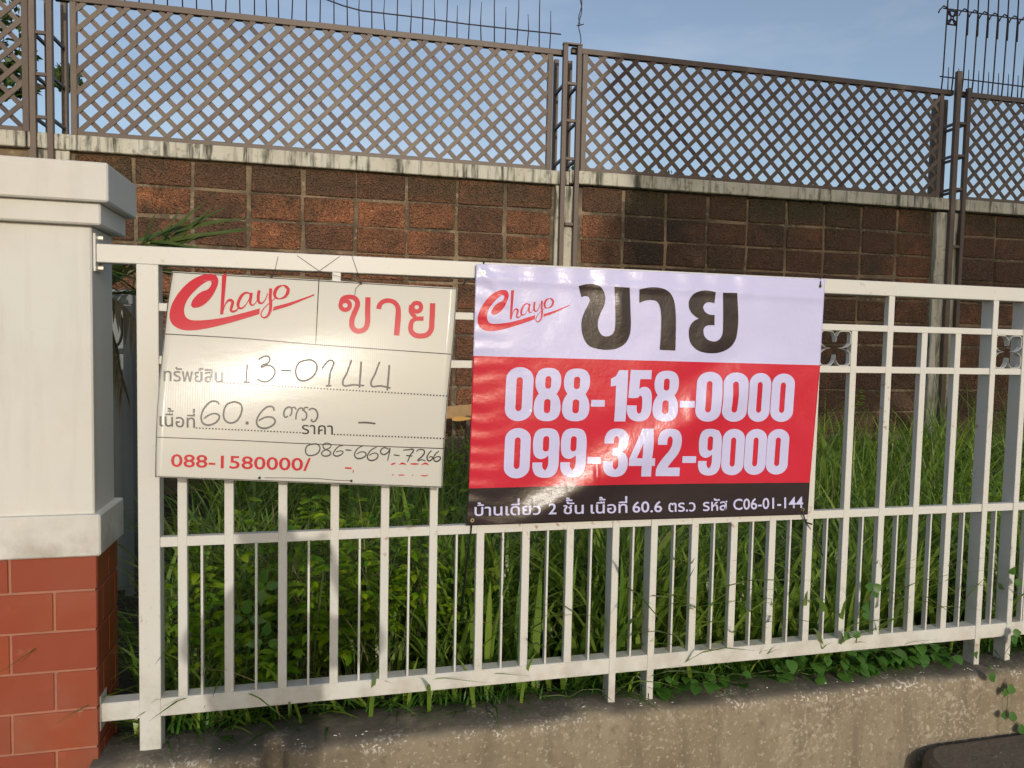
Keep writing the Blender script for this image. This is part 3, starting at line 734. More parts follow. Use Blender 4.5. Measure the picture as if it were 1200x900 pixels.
digits([('0', 592.3, 624.4), ('8', 626, 657.4), ('8', 659.3, 691.2), ('-', 693, 709), ('1', 714.3, 734.4), ('5', 735, 764.3), ('8', 765.4, 795.2), ('-', 797, 814.5), ('0', 815.6, 845.5), ('0', 846.8, 876), ('0', 877, 902.6), ('0', 903.5, 930.2)],
       lambda x: 430.2+(x-608)*.0245, lambda x: 493.4+(x-608)*.0030, 'digit')
digits([('0', 591, 621.2), ('9', 623.9, 655), ('9', 656.6, 686.7), ('-', 688.6, 704.3), ('3', 707, 736.3), ('4', 737.5, 768), ('2', 769.8, 798.4), ('-', 800, 816), ('9', 818.2, 845), ('0', 845.8, 871.8), ('0', 872.4, 897.8), ('0', 898.2, 923.8)],
       lambda x: 501.6+(x-608)*.0040, lambda x: 560.4-(x-608)*.0145, 'digit')
a = Art(ys_ban)
for w_, x0_, x1_ in (('บ้านเดี่ยว', 556, 633.5), ('2', 642.7, 652), ('ชั้น', 660, 684), ('เนื้อที่', 692, 735), ('60.6', 741, 775.7), ('ตร.ว', 783.2, 814.8), ('รหัส', 823.5, 852.2), ('C06-01-144', 859, 940.8)):
    yb = lambda x: 604.3-(x-556)*.0205 - max(0, x-800)*.012
    a = Art(ys_ban); text_art(a, w_, x0_, x1_, yb(x0_), yb(x1_), 18.2, .012)
    a.build('word', M['v_white'], bn, .03, .0011)
for k_, (px, py, pts) in enumerate(((566.5, 319.5, [(566, 322, -.018), (566.5, 311, -.010), (567, 307, .0), (567, 305.5, .02)]), (961.5, 335, [(961.5, 337, -.014), (961.5, 327, -.006), (962, 325.5, .01)]),
        (553.4, 609.5, [(553.5, 609, -.014), (552.6, 616, -.010), (551.5, 626, -.004)]), (940.5, 597, [(940.5, 596.5, -.014), (942, 605, -.010), (944.5, 612, -.004), (952, 614.5, -.006)]))):
    p = P3(px, py, -.001, ys_ban)
    ey = MB(); n = 12
    for i in range(n):
        t0, t1 = 2*math.pi*i/n, 2*math.pi*(i+1)/n
        ey.add([(p.x+math.cos(t)*r_, p.y-.0012, p.z+math.sin(t)*r_) for t in (t0, t1) for r_ in (.003, .0062)], [(0, 1, 3, 2)])
    ey.build('eyelet', M['brass'], bn)
    MB().tube([pt(*q) for q in pts], .0026, 5, flat=.5).build('cable_tie', M['tie'], bn, smooth=True)
MB().tube([pt(551.5, 626, -.003), pt(549, 640, .03), pt(546, 668, .05), pt(541, 712, .08)], [.003, .005, .009, .012], 5, flat=.3).build('tie_tail', M['tie'], bn, smooth=True)
MB().tube([pt(944.5, 612, -.004), pt(955, 628, .005), pt(966, 656, .02), pt(970, 672, .03)], .0022, 5, flat=.5).build('tie_tail', M['tie'], bn, smooth=True)
MB().tube([pt(543, 333.5, -.001), pt(547, 328, -.004)], .0026, 5).build('tie_tail', M['tie'], bn, smooth=True)

# ------------------------------------------------------------------ back boundary wall of laterite blocks
PSI = -.025; BY = 3.8


def B(k, z, o=0):                              # point on the wall: k metres along, z up, o metres behind its face
    return Vector((k*math.cos(PSI)-o*math.sin(PSI)*1.0, BY+k*math.sin(PSI)+o*math.cos(PSI), z))


ROT = Matrix.Rotation(PSI, 3, 'Z')


def bbox(name, mt, parent, k0, k1, o0, o1, z0, z1, bevel=.003, jit=0):
    c = B((k0+k1)/2, (z0+z1)/2, (o0+o1)/2); m_ = MB(); a_, b_, d_ = (k1-k0)/2, (o1-o0)/2, (z1-z0)/2
    m_.box(-a_, a_, -b_, b_, -d_, d_)
    if jit: m_.v = [tuple(q+random.uniform(-jit, jit) for q in v) for v in m_.v]
    me = m_.mesh(name, mt, Vector((0, 0, 0)), bevel=bevel)
    return place_mesh(name, me, parent, Matrix.Translation(c) @ ROT.to_4x4())


bw = thing('boundary_wall', 'tall dark laterite block wall with stained concrete cap beam and columns', 'wall', B(2.2, 0))
bays = [(-5.50, -1.86), (-1.56, 2.06), (2.31, 5.80), (6.12, 9.75)]
cols = [(-1.84, -1.58), (2.075, 2.27), (5.815, 6.085), (9.76, 10.0)]
bbox('mortar_bed', M['mortar'], bw, -5.6, 10.1, .003, .16, -.1, 2.935, 0)
for c0, c1 in cols: bbox('concrete_column', M['beam'], bw, c0, c1, -.035, .2, 0, 2.934, .006)
for i, (k0, k1) in enumerate(((-5.6, -1.86), (-1.845, 2.185), (2.190, 6.005), (6.010, 10.1))):
    bbox('cap_beam', M['beam'], bw, k0, k1, -.055, .19, 2.937 if i < 2 else 2.955, 3.048 if i < 2 else 3.062, .006)
rest = MB()
for bi, (k0, k1) in enumerate(bays):
    n = 9; pitch = (k1-k0)/n
    for r in range(13):
        zt = 2.937-.212*r + (.018 if bi > 1 and r == 0 else 0); zb = 2.937-.212*(r+1)
        if r == 0: zt += 0
        for c in range(n):
            hid = bi == 0 or zb < .78 or (bi == 3 and c > 4)
            xa, xb = k0+pitch*c+random.uniform(.005, .020), k0+pitch*(c+1)-random.uniform(.005, .020)
            za, zb_ = zb+random.uniform(.003, .015), zt-random.uniform(.003, .015)
            if hid:
                q = [B(k, z, o) for z in (za, zb_) for o in (.004, .03) for k in (xa, xb)]
                rest.add(q, [(0, 2, 3, 1), (4, 5, 7, 6), (0, 1, 5, 4), (2, 6, 7, 3), (0, 4, 6, 2), (1, 3, 7, 5)])
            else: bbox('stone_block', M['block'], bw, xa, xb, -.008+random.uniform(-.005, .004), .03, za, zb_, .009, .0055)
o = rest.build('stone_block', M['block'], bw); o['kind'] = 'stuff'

# box columns of brown steel standing on the wall
CG = 'brown steel box columns along the boundary wall'
for i, (k0, k1, lab, ztop) in enumerate(((-1.80, -1.69, 'brown steel ladder column behind the white pillar cap, leftmost', 4.12), (2.125, 2.245, 'brown steel ladder column rising behind the top left corner of the banner', 4.07), (5.952, 6.070, 'dark steel ladder column with one taller upright, right of the banner', 4.09))):
    sc_ = thing('steel_column', lab, 'steel column', B((k0+k1)/2, 0, -.06), CG)
    for j, k in enumerate((k0, k1)):
        zt = 4.235 if (i == 2 and j == 0) else ztop
        w_ = .020 if not (i == 2 and j == 0) else .026
        bbox('upright', M['brown'], sc_, k-w_, k+w_, -.078, -.040, .3, zt, .003)
        bbox('upright', M['brown'], sc_, k-.02, k+.02, .196, .236, 3.0, zt-.02 if zt < 4.2 else 4.07, .003)
    for z in ((3.15, 3.46, 3.76) if i else (3.15, 3.45, 3.74)):
        bbox('rung', M['brown'], sc_, k0+.0205, k1-.0205 if i != 2 else k1-.0205, -.074, -.050, z-.012, z+.012, .002)
        for k in (k0, k1): bbox('rung', M['brown'], sc_, k-.010, k+.010, -.0395, .1955, z-.012, z+.012, .002)
    bbox('rung', M['brown'], sc_, k0+.0265, k1-.0205, -.074, -.046, 2.60, 2.625, .002)
    bbox('rung', M['brown'], sc_, k0+.0265, k1-.0205, -.074, -.046, 2.17, 2.195, .002)
    if i == 1: bbox('top_cap', M['brown'], sc_, k0-.022, k1+.022, -.080, -.036, 4.0705, 4.085, .002)

# lattice screens
LG = 'brown lattice screens on top of the boundary wall'
LLAB = ['brown lattice screen above the white pillar, leftmost', 'light brown lattice screen between the leftmost and the middle steel columns', 'dark lattice screen above the banner, right of the middle steel column', 'dark lattice screen at the right edge under the tall grille']
SP = .1455; SW = .0170


def clip_line(c, sgn, k0, k1, z0, z1):
    """line k*sgn + const = z; returns its two ends in the rectangle"""
    pts = []
    for k in (k0, k1):
        z = c+sgn*(k-k0)
        if z0-1e-9 <= z <= z1+1e-9: pts.append((k, z))
    for z in (z0, z1):
        k = k0+(z-c)/sgn
        if k0 < k < k1: pts.append((k, z))
    pts.sort()
    return (pts[0], pts[-1]) if len(pts) >= 2 and (Vector(pts[0])-Vector(pts[-1])).length > .06 else None


for i, (k0, k1) in enumerate(((-5.45, -1.845), (-1.575, 2.035), (2.292, 5.845), (6.108, 9.7))):
    z0, z1 = (3.052, 4.0) if i < 2 else (3.064, 4.03)
    dz = [(0, 0), (0, .04), (0, .025), (.0, .02)][i]
    lt = thing('lattice_screen', LLAB[i], 'lattice', B((k0+k1)/2, z0), LG)
    bbox('frame', M['brown'], lt, k0, k0+.042, -.02, .02, z0, z1, .002)
    bbox('frame', M['brown'], lt, k1-.042, k1, -.02, .02, z0, z1+dz[1]*0, .002)
    bbox('frame', M['brown'], lt, k0-.1, k1+.1, -.022, .022, z1, z1+.045, .002)
    bbox('frame', M['brown'], lt, k0+.0425, k1-.0425, -.018, .018, z0, z0+.035, .002)
    ka, kb, za, zb = k0+.030, k1-.030, z0+.028, z1-.001
    n = int((kb-ka+zb-za)/SP)+2
    for sgn, o0 in ((1, -.0135), (-1, -.0050)):
        for j in range(-1, n):
            c = (za-(kb-ka) if sgn > 0 else za)+SP*j + random.uniform(-.004, .004)+.04
            e = clip_line(c, sgn, ka, kb, za, zb)
            if not e: continue
            (xa, zA), (xb, zB) = e; L = math.hypot(xb-xa, zB-zA)+.012
            m_ = MB().box(-L/2, L/2, -.0035, .0035, -SW, SW)
            me = m_.mesh('slat', M['dark_slat' if random.random() < .06 else 'brown'], Vector((0, 0, 0)), bevel=.0008)
            an = -math.atan2(zB-zA, xb-xa)+random.uniform(-.005, .005)
            place_mesh('slat', me, lt, Matrix.Translation(B((xa+xb)/2, (zA+zB)/2, o0)) @ (ROT @ Matrix.Rotation(an, 3, 'Y')).to_4x4())

# wire spikes on the left screen
sp = thing('spike_rail', 'thin upright wire spikes along the top of the left lattice screens', 'spikes', B(0, 4.05))
k = -1.62; i = 0
while k < 2.05:
    if k < .35: h = .62
    else: h = .62 if i % 2 == 0 else .30+.03*math.sin(i*2.1)
    bend = random.uniform(-.012, .012)
    MB().tube([B(k, 4.035, 0), B(k+bend, 4.035+h*.5, -.003), B(k+bend*.3, 4.035+h, 0)], [.0052, .0045, .0022], 5).build('spike', M['rust'], sp, smooth=True)
    k += .098+random.uniform(-.012, .012); i += 1
MB().tube([B(-1.75, 4.32, 0), B(-1.0, 4.30, .004), B(-.5, 4.288, .004), B(0, 4.262, 0), B(.2, 4.235, 0), B(.34, 4.20, 0), B(.48, 4.178, 0), B(.9, 4.178, 0), B(1.3, 4.170, 0), B(1.75, 4.172, 0), B(2.10, 4.176, .0)], .0055, 5).build('horizontal_wire', M['rust'], sp, smooth=True)
br = thing('barbed_wire', 'twisted barbed wire rising above the middle steel column', 'wire', B(2.26, 4.08))
MB().tube([B(2.262+.012*math.sin(t*.9), 4.07+.5*t/14, .012*math.cos(t*.9)) for t in range(15)], .0042, 5).build('wire_strand', M['rust'], br, smooth=True)
MB().tube([B(2.262-.012*math.sin(t*.9), 4.26+.3*t/9, -.012*math.cos(t*.9)) for t in range(10)], .004, 5).build('wire_strand', M['rust'], br, smooth=True)
MB().tube([B(2.235, 4.262, 0), B(2.262, 4.270, .01), B(2.295, 4.280, 0)], .0045, 5).build('barb', M['rust'], br)

# tall grille at the right
gr = thing('wire_grille', 'tall thin bar grille with hooked tips above the right lattice screen', 'grille', B(6.8, 4.06))
for z, a0, b0 in ((4.196, 5.80, 8.6), (4.820, 5.80, 8.6)):
    MB().tube([B(a0, z, 0), B(b0, z-.01, 0)], .0062, 5).build('grille_rail', M['rust'], gr)
k = 5.832; i = 0
while k < 8.5:
    MB().tube([B(k-.01, 4.07, 0), B(k, 4.2, 0), B(k+.012, 4.8, 0), B(k+.012, 5.7, 0)], .0066, 5).build('grille_bar', M['rust'], gr, smooth=True)
    if i > 1: MB().tube([B(k+.012, 4.60, -.006), B(k+.012, 4.80, -.006)], .0095, 5).build('grille_sleeve', M['rust'], gr)
    if i != 1:
        kk = k+.004
        MB().tube([B(kk, 4.823, -.012), B(kk-.045, 4.835, -.012), B(kk-.085, 4.795, -.012), B(kk-.10, 4.765, -.012)], .0065, 5).build('hooked_tip', M['rust'], gr, smooth=True)
    MB().tube([B(k+.062, 4.08, 0), B(k+.058, 4.29, 0)], [.006, .003], 5).build('spike', M['rust'], gr)
    k += .1135; i += 1
gx, gz, gw, gh = 5.897, 4.740, .052, .062
fr_ = MB()
for a_, b_ in (((-1, -1), (1, -1)), ((1, -1), (1, 1)), ((1, 1), (-1, 1)), ((-1, 1), (-1, -1))):
    fr_.tube([B(gx+a_[0]*gw, gz+a_[1]*gh, -.004), B(gx+b_[0]*gw, gz+b_[1]*gh, -.004)], .0075, 4)
for sx in (-1, 1):
    fr_.tube([B(gx+sx*gw*.95, gz+gh*.95*math.cos(t), -.004) if False else B(gx+sx*gw*(1-.75*math.sin(t)), gz-gh*math.cos(t), -.004) for t in np.linspace(0, math.pi, 9)], .0085, 4)
for sz in (-1, 1):
    fr_.tube([B(gx-gw*math.cos(t), gz+sz*gh*(1-.75*math.sin(t)), -.004) for t in np.linspace(0, math.pi, 9)], .0085, 4)
fr_.build('scroll_square', M['rust'], gr)

# ------------------------------------------------------------------ grey gate seen in the gap beside the pillar
gg = thing('side_gate', 'grey panelled side gate in shade, seen between pillar and end post', 'gate', (-1.25, 1.5, .4))
box('gate_panel', M['shade_wall'], gg, -2.0, -.60, 1.50, 1.53, .42, 1.40, .003)
box('gate_frame', M['shade_wall'], gg, -2.0, -.60, 1.46, 1.4995, 1.40, 1.445, .003)
box('gate_frame', M['shade_wall'], gg, -.640, -.598, 1.455, 1.4995, .40, 1.74, .003)
box('gate_frame', M['shade_wall'], gg, -2.0, -.60, 1.46, 1.4995, 1.745, 1.80, .003)
for x in np.arange(-1.96, -.66, .042): box('gate_bar', M['shade_wall'], gg, x, x+.012, 1.47, 1.49, 1.445, 1.52, .001)
box('gate_frame', M['shade_wall'], gg, -2.0, -.64, 1.46, 1.4995, 1.52, 1.545, .003)
for x in np.arange(-1.93, -.6, .125):
    rg = MB(); rg.tube([(x+.032*math.cos(t), 1.48, 1.64+.085*math.sin(t)) for t in np.linspace(0, 2*math.pi, 25)], .006, 5, cap=False); rg.build('gate_ring', M['gate_line'], gg)
sw = thing('house_wall', 'shaded grey house wall behind the side gate', 'wall', (-2.2, 3.0, 0))
box('wall_panel', M['shade_wall'], sw, -4.6, -.98, 2.98, 3.1, 0, 1.9, .004)

# ------------------------------------------------------------------ plants


def ribbon_mesh(base, h, ang, lean, width, nseg=5, curl=1.0):
    """vectorised grass blades -> verts, faces"""
    n = len(h); t = np.linspace(0, 1, nseg+1)
    dirx, diry = np.cos(ang), np.sin(ang)
    hor = (lean[:, None]*t[None]**1.7)*h[:, None]; ver = h[:, None]*(t[None]-curl*.42*np.minimum(lean[:, None], 1.2)*t[None]**2.4)
    cx = base[:, 0, None]+dirx[:, None]*hor; cy = base[:, 1, None]+diry[:, None]*hor; cz = base[:, 2, None]+ver
    w = width[:, None]*(1-t[None]**2.2)*(.55+.9*t[None]-.45*t[None]**2)*.5+.0003
    tw = ang[:, None]+np.pi/2+np.random.uniform(-.5, .5, n)[:, None]+np.random.uniform(-.8, .8, n)[:, None]*t[None]
    ox, oy = np.cos(tw)*w, np.sin(tw)*w
    v = np.empty((n, nseg+1, 2, 3)); v[:, :, 0] = np.stack([cx-ox, cy-oy, cz], -1); v[:, :, 1] = np.stack([cx+ox, cy+oy, cz+.15*w], -1)
    idx = (np.arange(n)*(nseg+1)*2)[:, None]+(np.arange(nseg)*2)[None]
    f = np.stack([idx, idx+1, idx+3, idx+2], -1).reshape(-1, 4)
    return v.reshape(-1, 3), f


def np_object(name, v, f, mt, label, cat, kind='stuff', parent=None):
    me = bpy.data.meshes.new(name); me.vertices.add(len(v)); me.vertices.foreach_set('co', v.astype(np.float32).ravel())
    me.loops.add(f.size); me.loops.foreach_set('vertex_index', f.astype(np.int32).ravel())
    me.polygons.add(len(f)); me.polygons.foreach_set('loop_start', np.arange(len(f), dtype=np.int32)*f.shape[1])
    me.polygons.foreach_set('use_smooth', np.ones(len(f), dtype=bool))
    me.update(calc_edges=True); me.validate(); me.materials.append(mt)
    o = bpy.data.objects.new(name, me); finish(o, parent, (0, 0, 0) if parent is None else WL[parent])
    if parent is not None: pass
    if label: tag(o, label, cat, kind=kind)
    elif kind: o['kind'] = kind
    return o


rs = np.random.RandomState(3)


def field(n, x0, x1, y0, y1, h0, h1, l0, l1, w0, w1, ang=None):
    bx = rs.uniform(x0, x1, n); by = rs.uniform(y0, y1, n)
    cl = np.array([noise.noise(Vector((a*2.6, b_*2.6, 1))) for a, b_ in zip(bx, by)])   # tussocks
    h = rs.uniform(h0, h1, n)*(1+.6*cl); keep = rs.rand(n) < .55+1.3*cl
    an = rs.uniform(0, 2*np.pi, n) if ang is None else rs.normal(ang, .8, n)
    b = np.stack([bx, by, np.full(n, .40)], -1)
    return ribbon_mesh(b[keep], h[keep], an[keep], rs.uniform(l0, l1, n)[keep], rs.uniform(w0, w1, n)[keep])


def join(parts):
    vs, fs, n = [], [], 0
    for v, f in parts: vs.append(v); fs.append(f+n); n += len(v)
    return np.concatenate(vs), np.concatenate(fs)


def rise(x):                                   # the growth is taller to the right
    return 1


parts = [field(1100, -.34, .70, .09, .55, .10, .40, .3, 1.3, .010, .022),
         field(3500, .62, 3.4, .12, .70, .28, .64, .25, .85, .014, .036),
         field(2900, -.4, 3.6, .5, 1.4, .30, .66, .3, 1.3, .012, .026),
         field(3000, -.5, 4.6, 1.3, 2.4, .38, .70, .2, 1.1, .009, .018),
         field(4200, -.5, 7.5, 2.3, 3.68, .36, .70, .2, 1.0, .009, .020),
         field(2600, 3.2, 7.8, 1.4, 3.4, .55, .95, .2, .9, .009, .020)]
gv, gf = join(parts)
np_object('grass', gv, gf, M['grass'], 'tall green grass crowding behind the white fence', 'grass')
gv, gf = join([field(330, .0, 3.5, .12, 1.2, .35, .70, .3, 1.1, .004, .012), field(420, .5, 6.5, 1.2, 3.5, .45, .80, .2, .8, .005, .012)])
M['straw'] = mat('dry_grass', (.42, .34, .17), .7, [], island=((.30, .28, .12), .9), transl=.3)
np_object('dry_grass', gv, gf, M['straw'], 'thin dry straw stalks scattered through the green grass behind the fence', 'dry grass')
# overhanging blades pushed out between the bars
parts = [field(34, .1, 3.0, .055, .10, .24, .42, .35, .8, .014, .021, ang=-math.pi/2),
         field(60, .9, 2.7, .055, .09, .12, .30, .5, 1.1, .010, .016, ang=-math.pi/2)]
gv, gf = join(parts)
np_object('overhanging_grass', gv, gf, M['grass'], 'long grass blades leaning out through the white fence over the wall', 'grass')
# short ground cover hugging the wall top
parts = [field(3800, -.3, 3.2, .055, .22, .05, .16, .3, 1.8, .005, .012)]
gv, gf = join(parts)
np_object('ground_cover', gv, gf, M['vine'], 'low green ground cover along the back edge of the low wall', 'ground cover')


def leaf_mesh(name, L, W, mt, kind='ovate', fold=.25):
    prof_ = {'ovate': [(0, .04), (.14, .62), (.34, 1), (.6, .82), (.82, .42), (1, 0)], 'heart': [(-.08, .42), (.06, .92), (.28, 1.05), (.55, .86), (.8, .42), (1, 0)],
             'blade': [(0, .5), (.2, 1), (.5, .9), (.8, .5), (1, 0)]}[kind]
    vs, fs = [], []
    for i, (t, w) in enumerate(prof_):
        dz = -.16*L*t*t
        vs += [(-w*W/2, t*L, dz+fold*w*W/2), (0, t*L+(.03*L if i == 0 and kind == 'heart' else 0), dz), (w*W/2, t*L, dz+fold*w*W/2)]
    for i in range(len(prof_)-1):
        a_ = i*3; fs += [(a_, a_+1, a_+4, a_+3), (a_+1, a_+2, a_+5, a_+4)]
    me = bpy.data.meshes.new(name); me.from_pydata(vs, [], fs); me.materials.append(mt)
    me.polygons.foreach_set('use_smooth', [True]*len(fs)); me.update(); return me


LM = [leaf_mesh('leaf', L, W, M['leaf']) for L, W in ((.046, .024), (.038, .019), (.056, .028))]
VM = [leaf_mesh('leaf', L, W, M['vine'], 'heart', .18) for L, W in ((.045, .042), (.036, .034), (.055, .050))]


def frame(p, d, up=Vector((0, 0, 1)), roll=0., s=1.):
    d = Vector(d).normalized(); x = d.cross(up)
    if x.length < 1e-3: x = Vector((1, 0, 0))
    x.normalize(); z = x.cross(d)
    m_ = Matrix((x, d, z)).transposed(); m_ = m_ @ Matrix.Rotation(roll, 3, 'Y')
    r = (m_*s).to_4x4(); r.translation = p; return r


def weed(x, y, h, lab, nst=4, grp='leafy weeds behind the fence', lm=LM, spread=.16, z0=.40):
    t = thing('weed_plant', lab, 'plant', (x, y, z0), grp)
    for s in range(nst):
        a_ = random.uniform(0, 6.28); pts = []; hh = h*random.uniform(.7, 1)
        for k in range(6): u = k/5; pts.append(Vector((x+math.cos(a_)*spread*u**1.5, y+math.sin(a_)*spread*.8*u**1.5, z0-.02+hh*u)))
        MB().tube(pts, [.0028, .0025, .0022, .002, .0016, .001], 4, cap=False).build('stem', M['stem'], t, smooth=True)
        for k in range(11):
            u = .46+.54*k/10+random.uniform(-.03, .03); u = min(u, 1); i0 = min(int(u*5), 4); p = pts[i0].lerp(pts[i0+1], u*5-i0)
            b_ = a_+k*2.4+random.uniform(-.5, .5)
            for q in (-.7, 0, .7):
                d = Vector((math.cos(b_+q), math.sin(b_+q), random.uniform(-.25, .35)))
                c = p+Vector((math.cos(b_), math.sin(b_), .1))*random.uniform(.02, .04)
                place_mesh('leaf', random.choice(lm), t, frame(c, d, roll=random.uniform(-.4, .4), s=random.uniform(.75, 1.15)))


weed_spots = [(-.13, .22, .60, 'small leafy weed right beside the end post'), (-.03, .26, .72, 'leafy weed behind the first bars right of the end post'),
              (.08, .20, .36, 'low leafy weed with three-part leaves under the middle rail, left of the board centre'), (.12, .34, .74, 'yellow-green leafy weed below the left third of the sale board'),
              (.22, .22, .70, 'yellow-green leafy weed right below the sale board'), (.28, .40, .74, 'leafy weed just behind the one below the board centre'), (.36, .24, .48, 'leafy weed under the lower edge of the board, centre'),
              (.40, .30, .73, 'bright leafy weed below the red phone number of the board'), (.50, .24, .70, 'tall leafy weed below the right half of the board'), (.59, .38, .74, 'leafy weed behind the right lower corner of the board'), (.66, .30, .46, 'leafy weed in the gap between board and banner'),
              (.00, .60, .72, 'leafy weed farther back behind the board, left'), (.34, .68, .74, 'leafy weed farther back behind the board, middle'),
              (2.0, .8, .72, 'leafy weed right of the banner near the quatrefoil ornament'), (3.05, .5, .85, 'leafy weed at the right edge behind the double posts')]
for x, y, h, l in weed_spots: weed(x, y, h, l)
for x, y, h, l in ((2.55, 2.3, 1.00, 'tall weed before the grey column right of the banner'), (4.4, 3.2, .95, 'weed with drooping leaves at the foot of the dark wall'), (1.0, 2.6, .62, 'weed in the gap between the signs, far back')):
    weed(x, y, h, l, nst=5, spread=.25)

# creeping vine with broad leaves on the wall top under the bottom rail
vn = thing('creeping_vine', 'broad-leaved creeping vine spilling over the wall under the bottom rail', 'vine', (2.0, .03, .445))
for s, (xa, xb) in enumerate(((1.30, 1.9), (1.75, 2.4), (2.2, 2.62), (.95, 1.28))):
    pts = [Vector((xa+(xb-xa)*k/7, .045+.02*math.sin(k*1.7+s), .462+.012*math.sin(k*2.1))) for k in range(8)]
    MB().tube(pts, .002, 4, cap=False).build('stem', M['stem'], vn, smooth=True)
nl = 0
while nl < 190:
    x = random.choice([random.uniform(1.3, 2.55), random.gauss(2.1, .2)])
    if not 1.05 < x < 2.62: continue
    y = random.uniform(-.012, .10); lim = .075 if 1.6 < x < 2.45 else .03
    p = Vector((x, y, .455+random.uniform(0, lim)-(0 if y > .0 else 0)))
    d = Vector((random.uniform(-.7, .7), -1, random.uniform(-.75, .25)))
    place_mesh('leaf', random.choice(VM), vn, frame(p, d, roll=random.uniform(-.5, .5), s=random.uniform(.6, 1.05))); nl += 1
# sprigs reaching out through the bars
for name, lab, stem, leaves in (
    ('vine_sprig', 'young vine sprig with bright leaves reaching out near the right end of the bottom rail',
     [(988, 748), (1000, 735), (1008, 712), (1018, 700), (1026, 684)], [((1018, 712), (-.7, .1)), ((1012, 718), (.6, -.6)), ((1024, 690), (.9, .35)), ((1021, 688), (-.7, .2)), ((1000, 742), (.7, -.3)), ((1024, 692), (.4, -.8)), ((994, 742), (-.5, -.6))]),
    ('vine_sprig', 'vine sprig draped over the low wall at the right edge',
     [(1190, 740), (1184, 756), (1172, 775), (1181, 806), (1180, 835), (1196, 850)], [((1188, 742), (.9, .1)), ((1186, 746), (.4, -.7)), ((1163, 782), (-.5, -.6)), ((1181, 806), (.8, -.3)), ((1179, 808), (-.4, -.8)), ((1183, 838), (.7, -.3)), ((1178, 838), (-.7, .1)), ((1194, 852), (.6, -.6)), ((1145, 768), (-.6, .3)), ((1160, 790), (.5, -.8)), ((1184, 672), (.3, .7)), ((1190, 682), (.9, -.2))])):
    t = thing(name, lab, 'vine', pt(*stem[0], -.02))
    MB().tube([pt(px, py, -.03 if py < 790 else -.098) for px, py in stem], .0012, 4, cap=False).build('stem', M['stem'], t, smooth=True)
    for (px, py), (dx, dz) in leaves:
        place_mesh('leaf', VM[1], t, frame(pt(px, py, -.035 if py < 790 else -.102), (dx, -.25, dz), up=Vector((0, -1, .3)), s=random.uniform(.75, 1.0)))
SM_ = leaf_mesh('leaf', .048, .028, M['vine'])
t = thing('weed_sprig', 'small three-leaved sprigs in shade between the bars below the board', 'plant', pt(300, 740, .08))
MB().tube([pt(300, 800, .1), pt(303, 740, .09), pt(309, 690, .08)], .0014, 4, cap=False).build('stem', M['stem'], t, smooth=True)
for (px, py), (dx, dz) in (((309, 684), (.0, 1)), ((311, 688), (1, .3)), ((308, 690), (-.1, -.9)), ((285, 725), (-.9, .1)), ((289, 720), (.1, .9)), ((293, 724), (.9, -.2)), ((311, 745), (.2, .9)), ((314, 752), (.9, -.2)), ((308, 752), (-.9, .0))):
    place_mesh('leaf', SM_, t, frame(pt(px, py, .07), (dx, -.3, dz), up=Vector((0, -1, .3)), s=1.05))

# palm behind the pillar
pm = thing('palm', 'small palm with arching fronds behind the pillar cap and top rail', 'palm', (-.72, 1.15, .4))
MB().tube([(-.72, 1.15, .38), (-.70, 1.14, .9), (-.66, 1.12, 1.5), (-.64, 1.10, 1.72)], [.05, .042, .036, .03], 8).build('trunk', M['bark'], pm, smooth=True)
PLM = [leaf_mesh('leaflet', L, W, M['palm'], 'blade', .35) for L, W in ((.24, .015), (.18, .012))]; PDM = leaf_mesh('leaflet', .15, .012, M['dry'], 'blade', .3)
fronds = [((.30, -.02, .34), .62, 0), ((.36, .10, .14), .55, 0), ((.10, -.16, .32), .50, 0), ((.28, -.24, .02), .55, 1), ((-.30, -.1, .3), .6, 0), ((-.1, .35, .3), .6, 0), ((.10, -.05, -.20), .40, 1)]
for (dx, dy, dz), L, dry in fronds:
    p0 = Vector((-.64, 1.10, 1.74)); pts = []
    for k in range(9):
        u = k/8; pts.append(p0+Vector((dx*u*1.0, dy*u, dz*u-.26*u*u*(1 if dz > 0 else .6)+.02)))
    fr = MB().tube(pts, [.006-.0006*k for k in range(9)], 4, cap=False).build('frond_stem', M['dry' if dry else 'stem'], pm, smooth=True)
    for k in range(1, 17):
        u = k/16*8; i0 = min(int(u), 7); p = pts[i0].lerp(pts[i0+1], u-i0); ax = (pts[i0+1]-pts[i0]).normalized()
        for sd_ in (-1, 1):
            side = ax.cross(Vector((0, 0, 1))).normalized()*sd_
            d = ax*1.1+side*random.uniform(.5, .8)+Vector((0, 0, random.uniform(-.1, .35) if not dry else -.6))
            place_mesh('leaflet', PDM if dry else random.choice(PLM), pm, frame(p, d, roll=random.uniform(-.4, .4), s=(1.15-.5*abs(k/16-.45))*random.uniform(.85, 1.1)))
# single pale blade tips reaching right over the top rail
for e in ((204, 246), (217, 252), (228, 236), (237, 243), (252, 240), (272, 246), (283, 258), (270, 262), (262, 291), (246, 288), (226, 284), (186, 262), (176, 250), (240, 268)):
    p0 = pt(random.uniform(160, 205), random.uniform(282, 294), 1.12); p1 = pt(e[0], e[1], 1.0); d = p1-p0
    place_mesh('leaflet', PLM[0], pm, frame(p0, d, up=Vector((0, -1, .6)), s=d.length/.22))


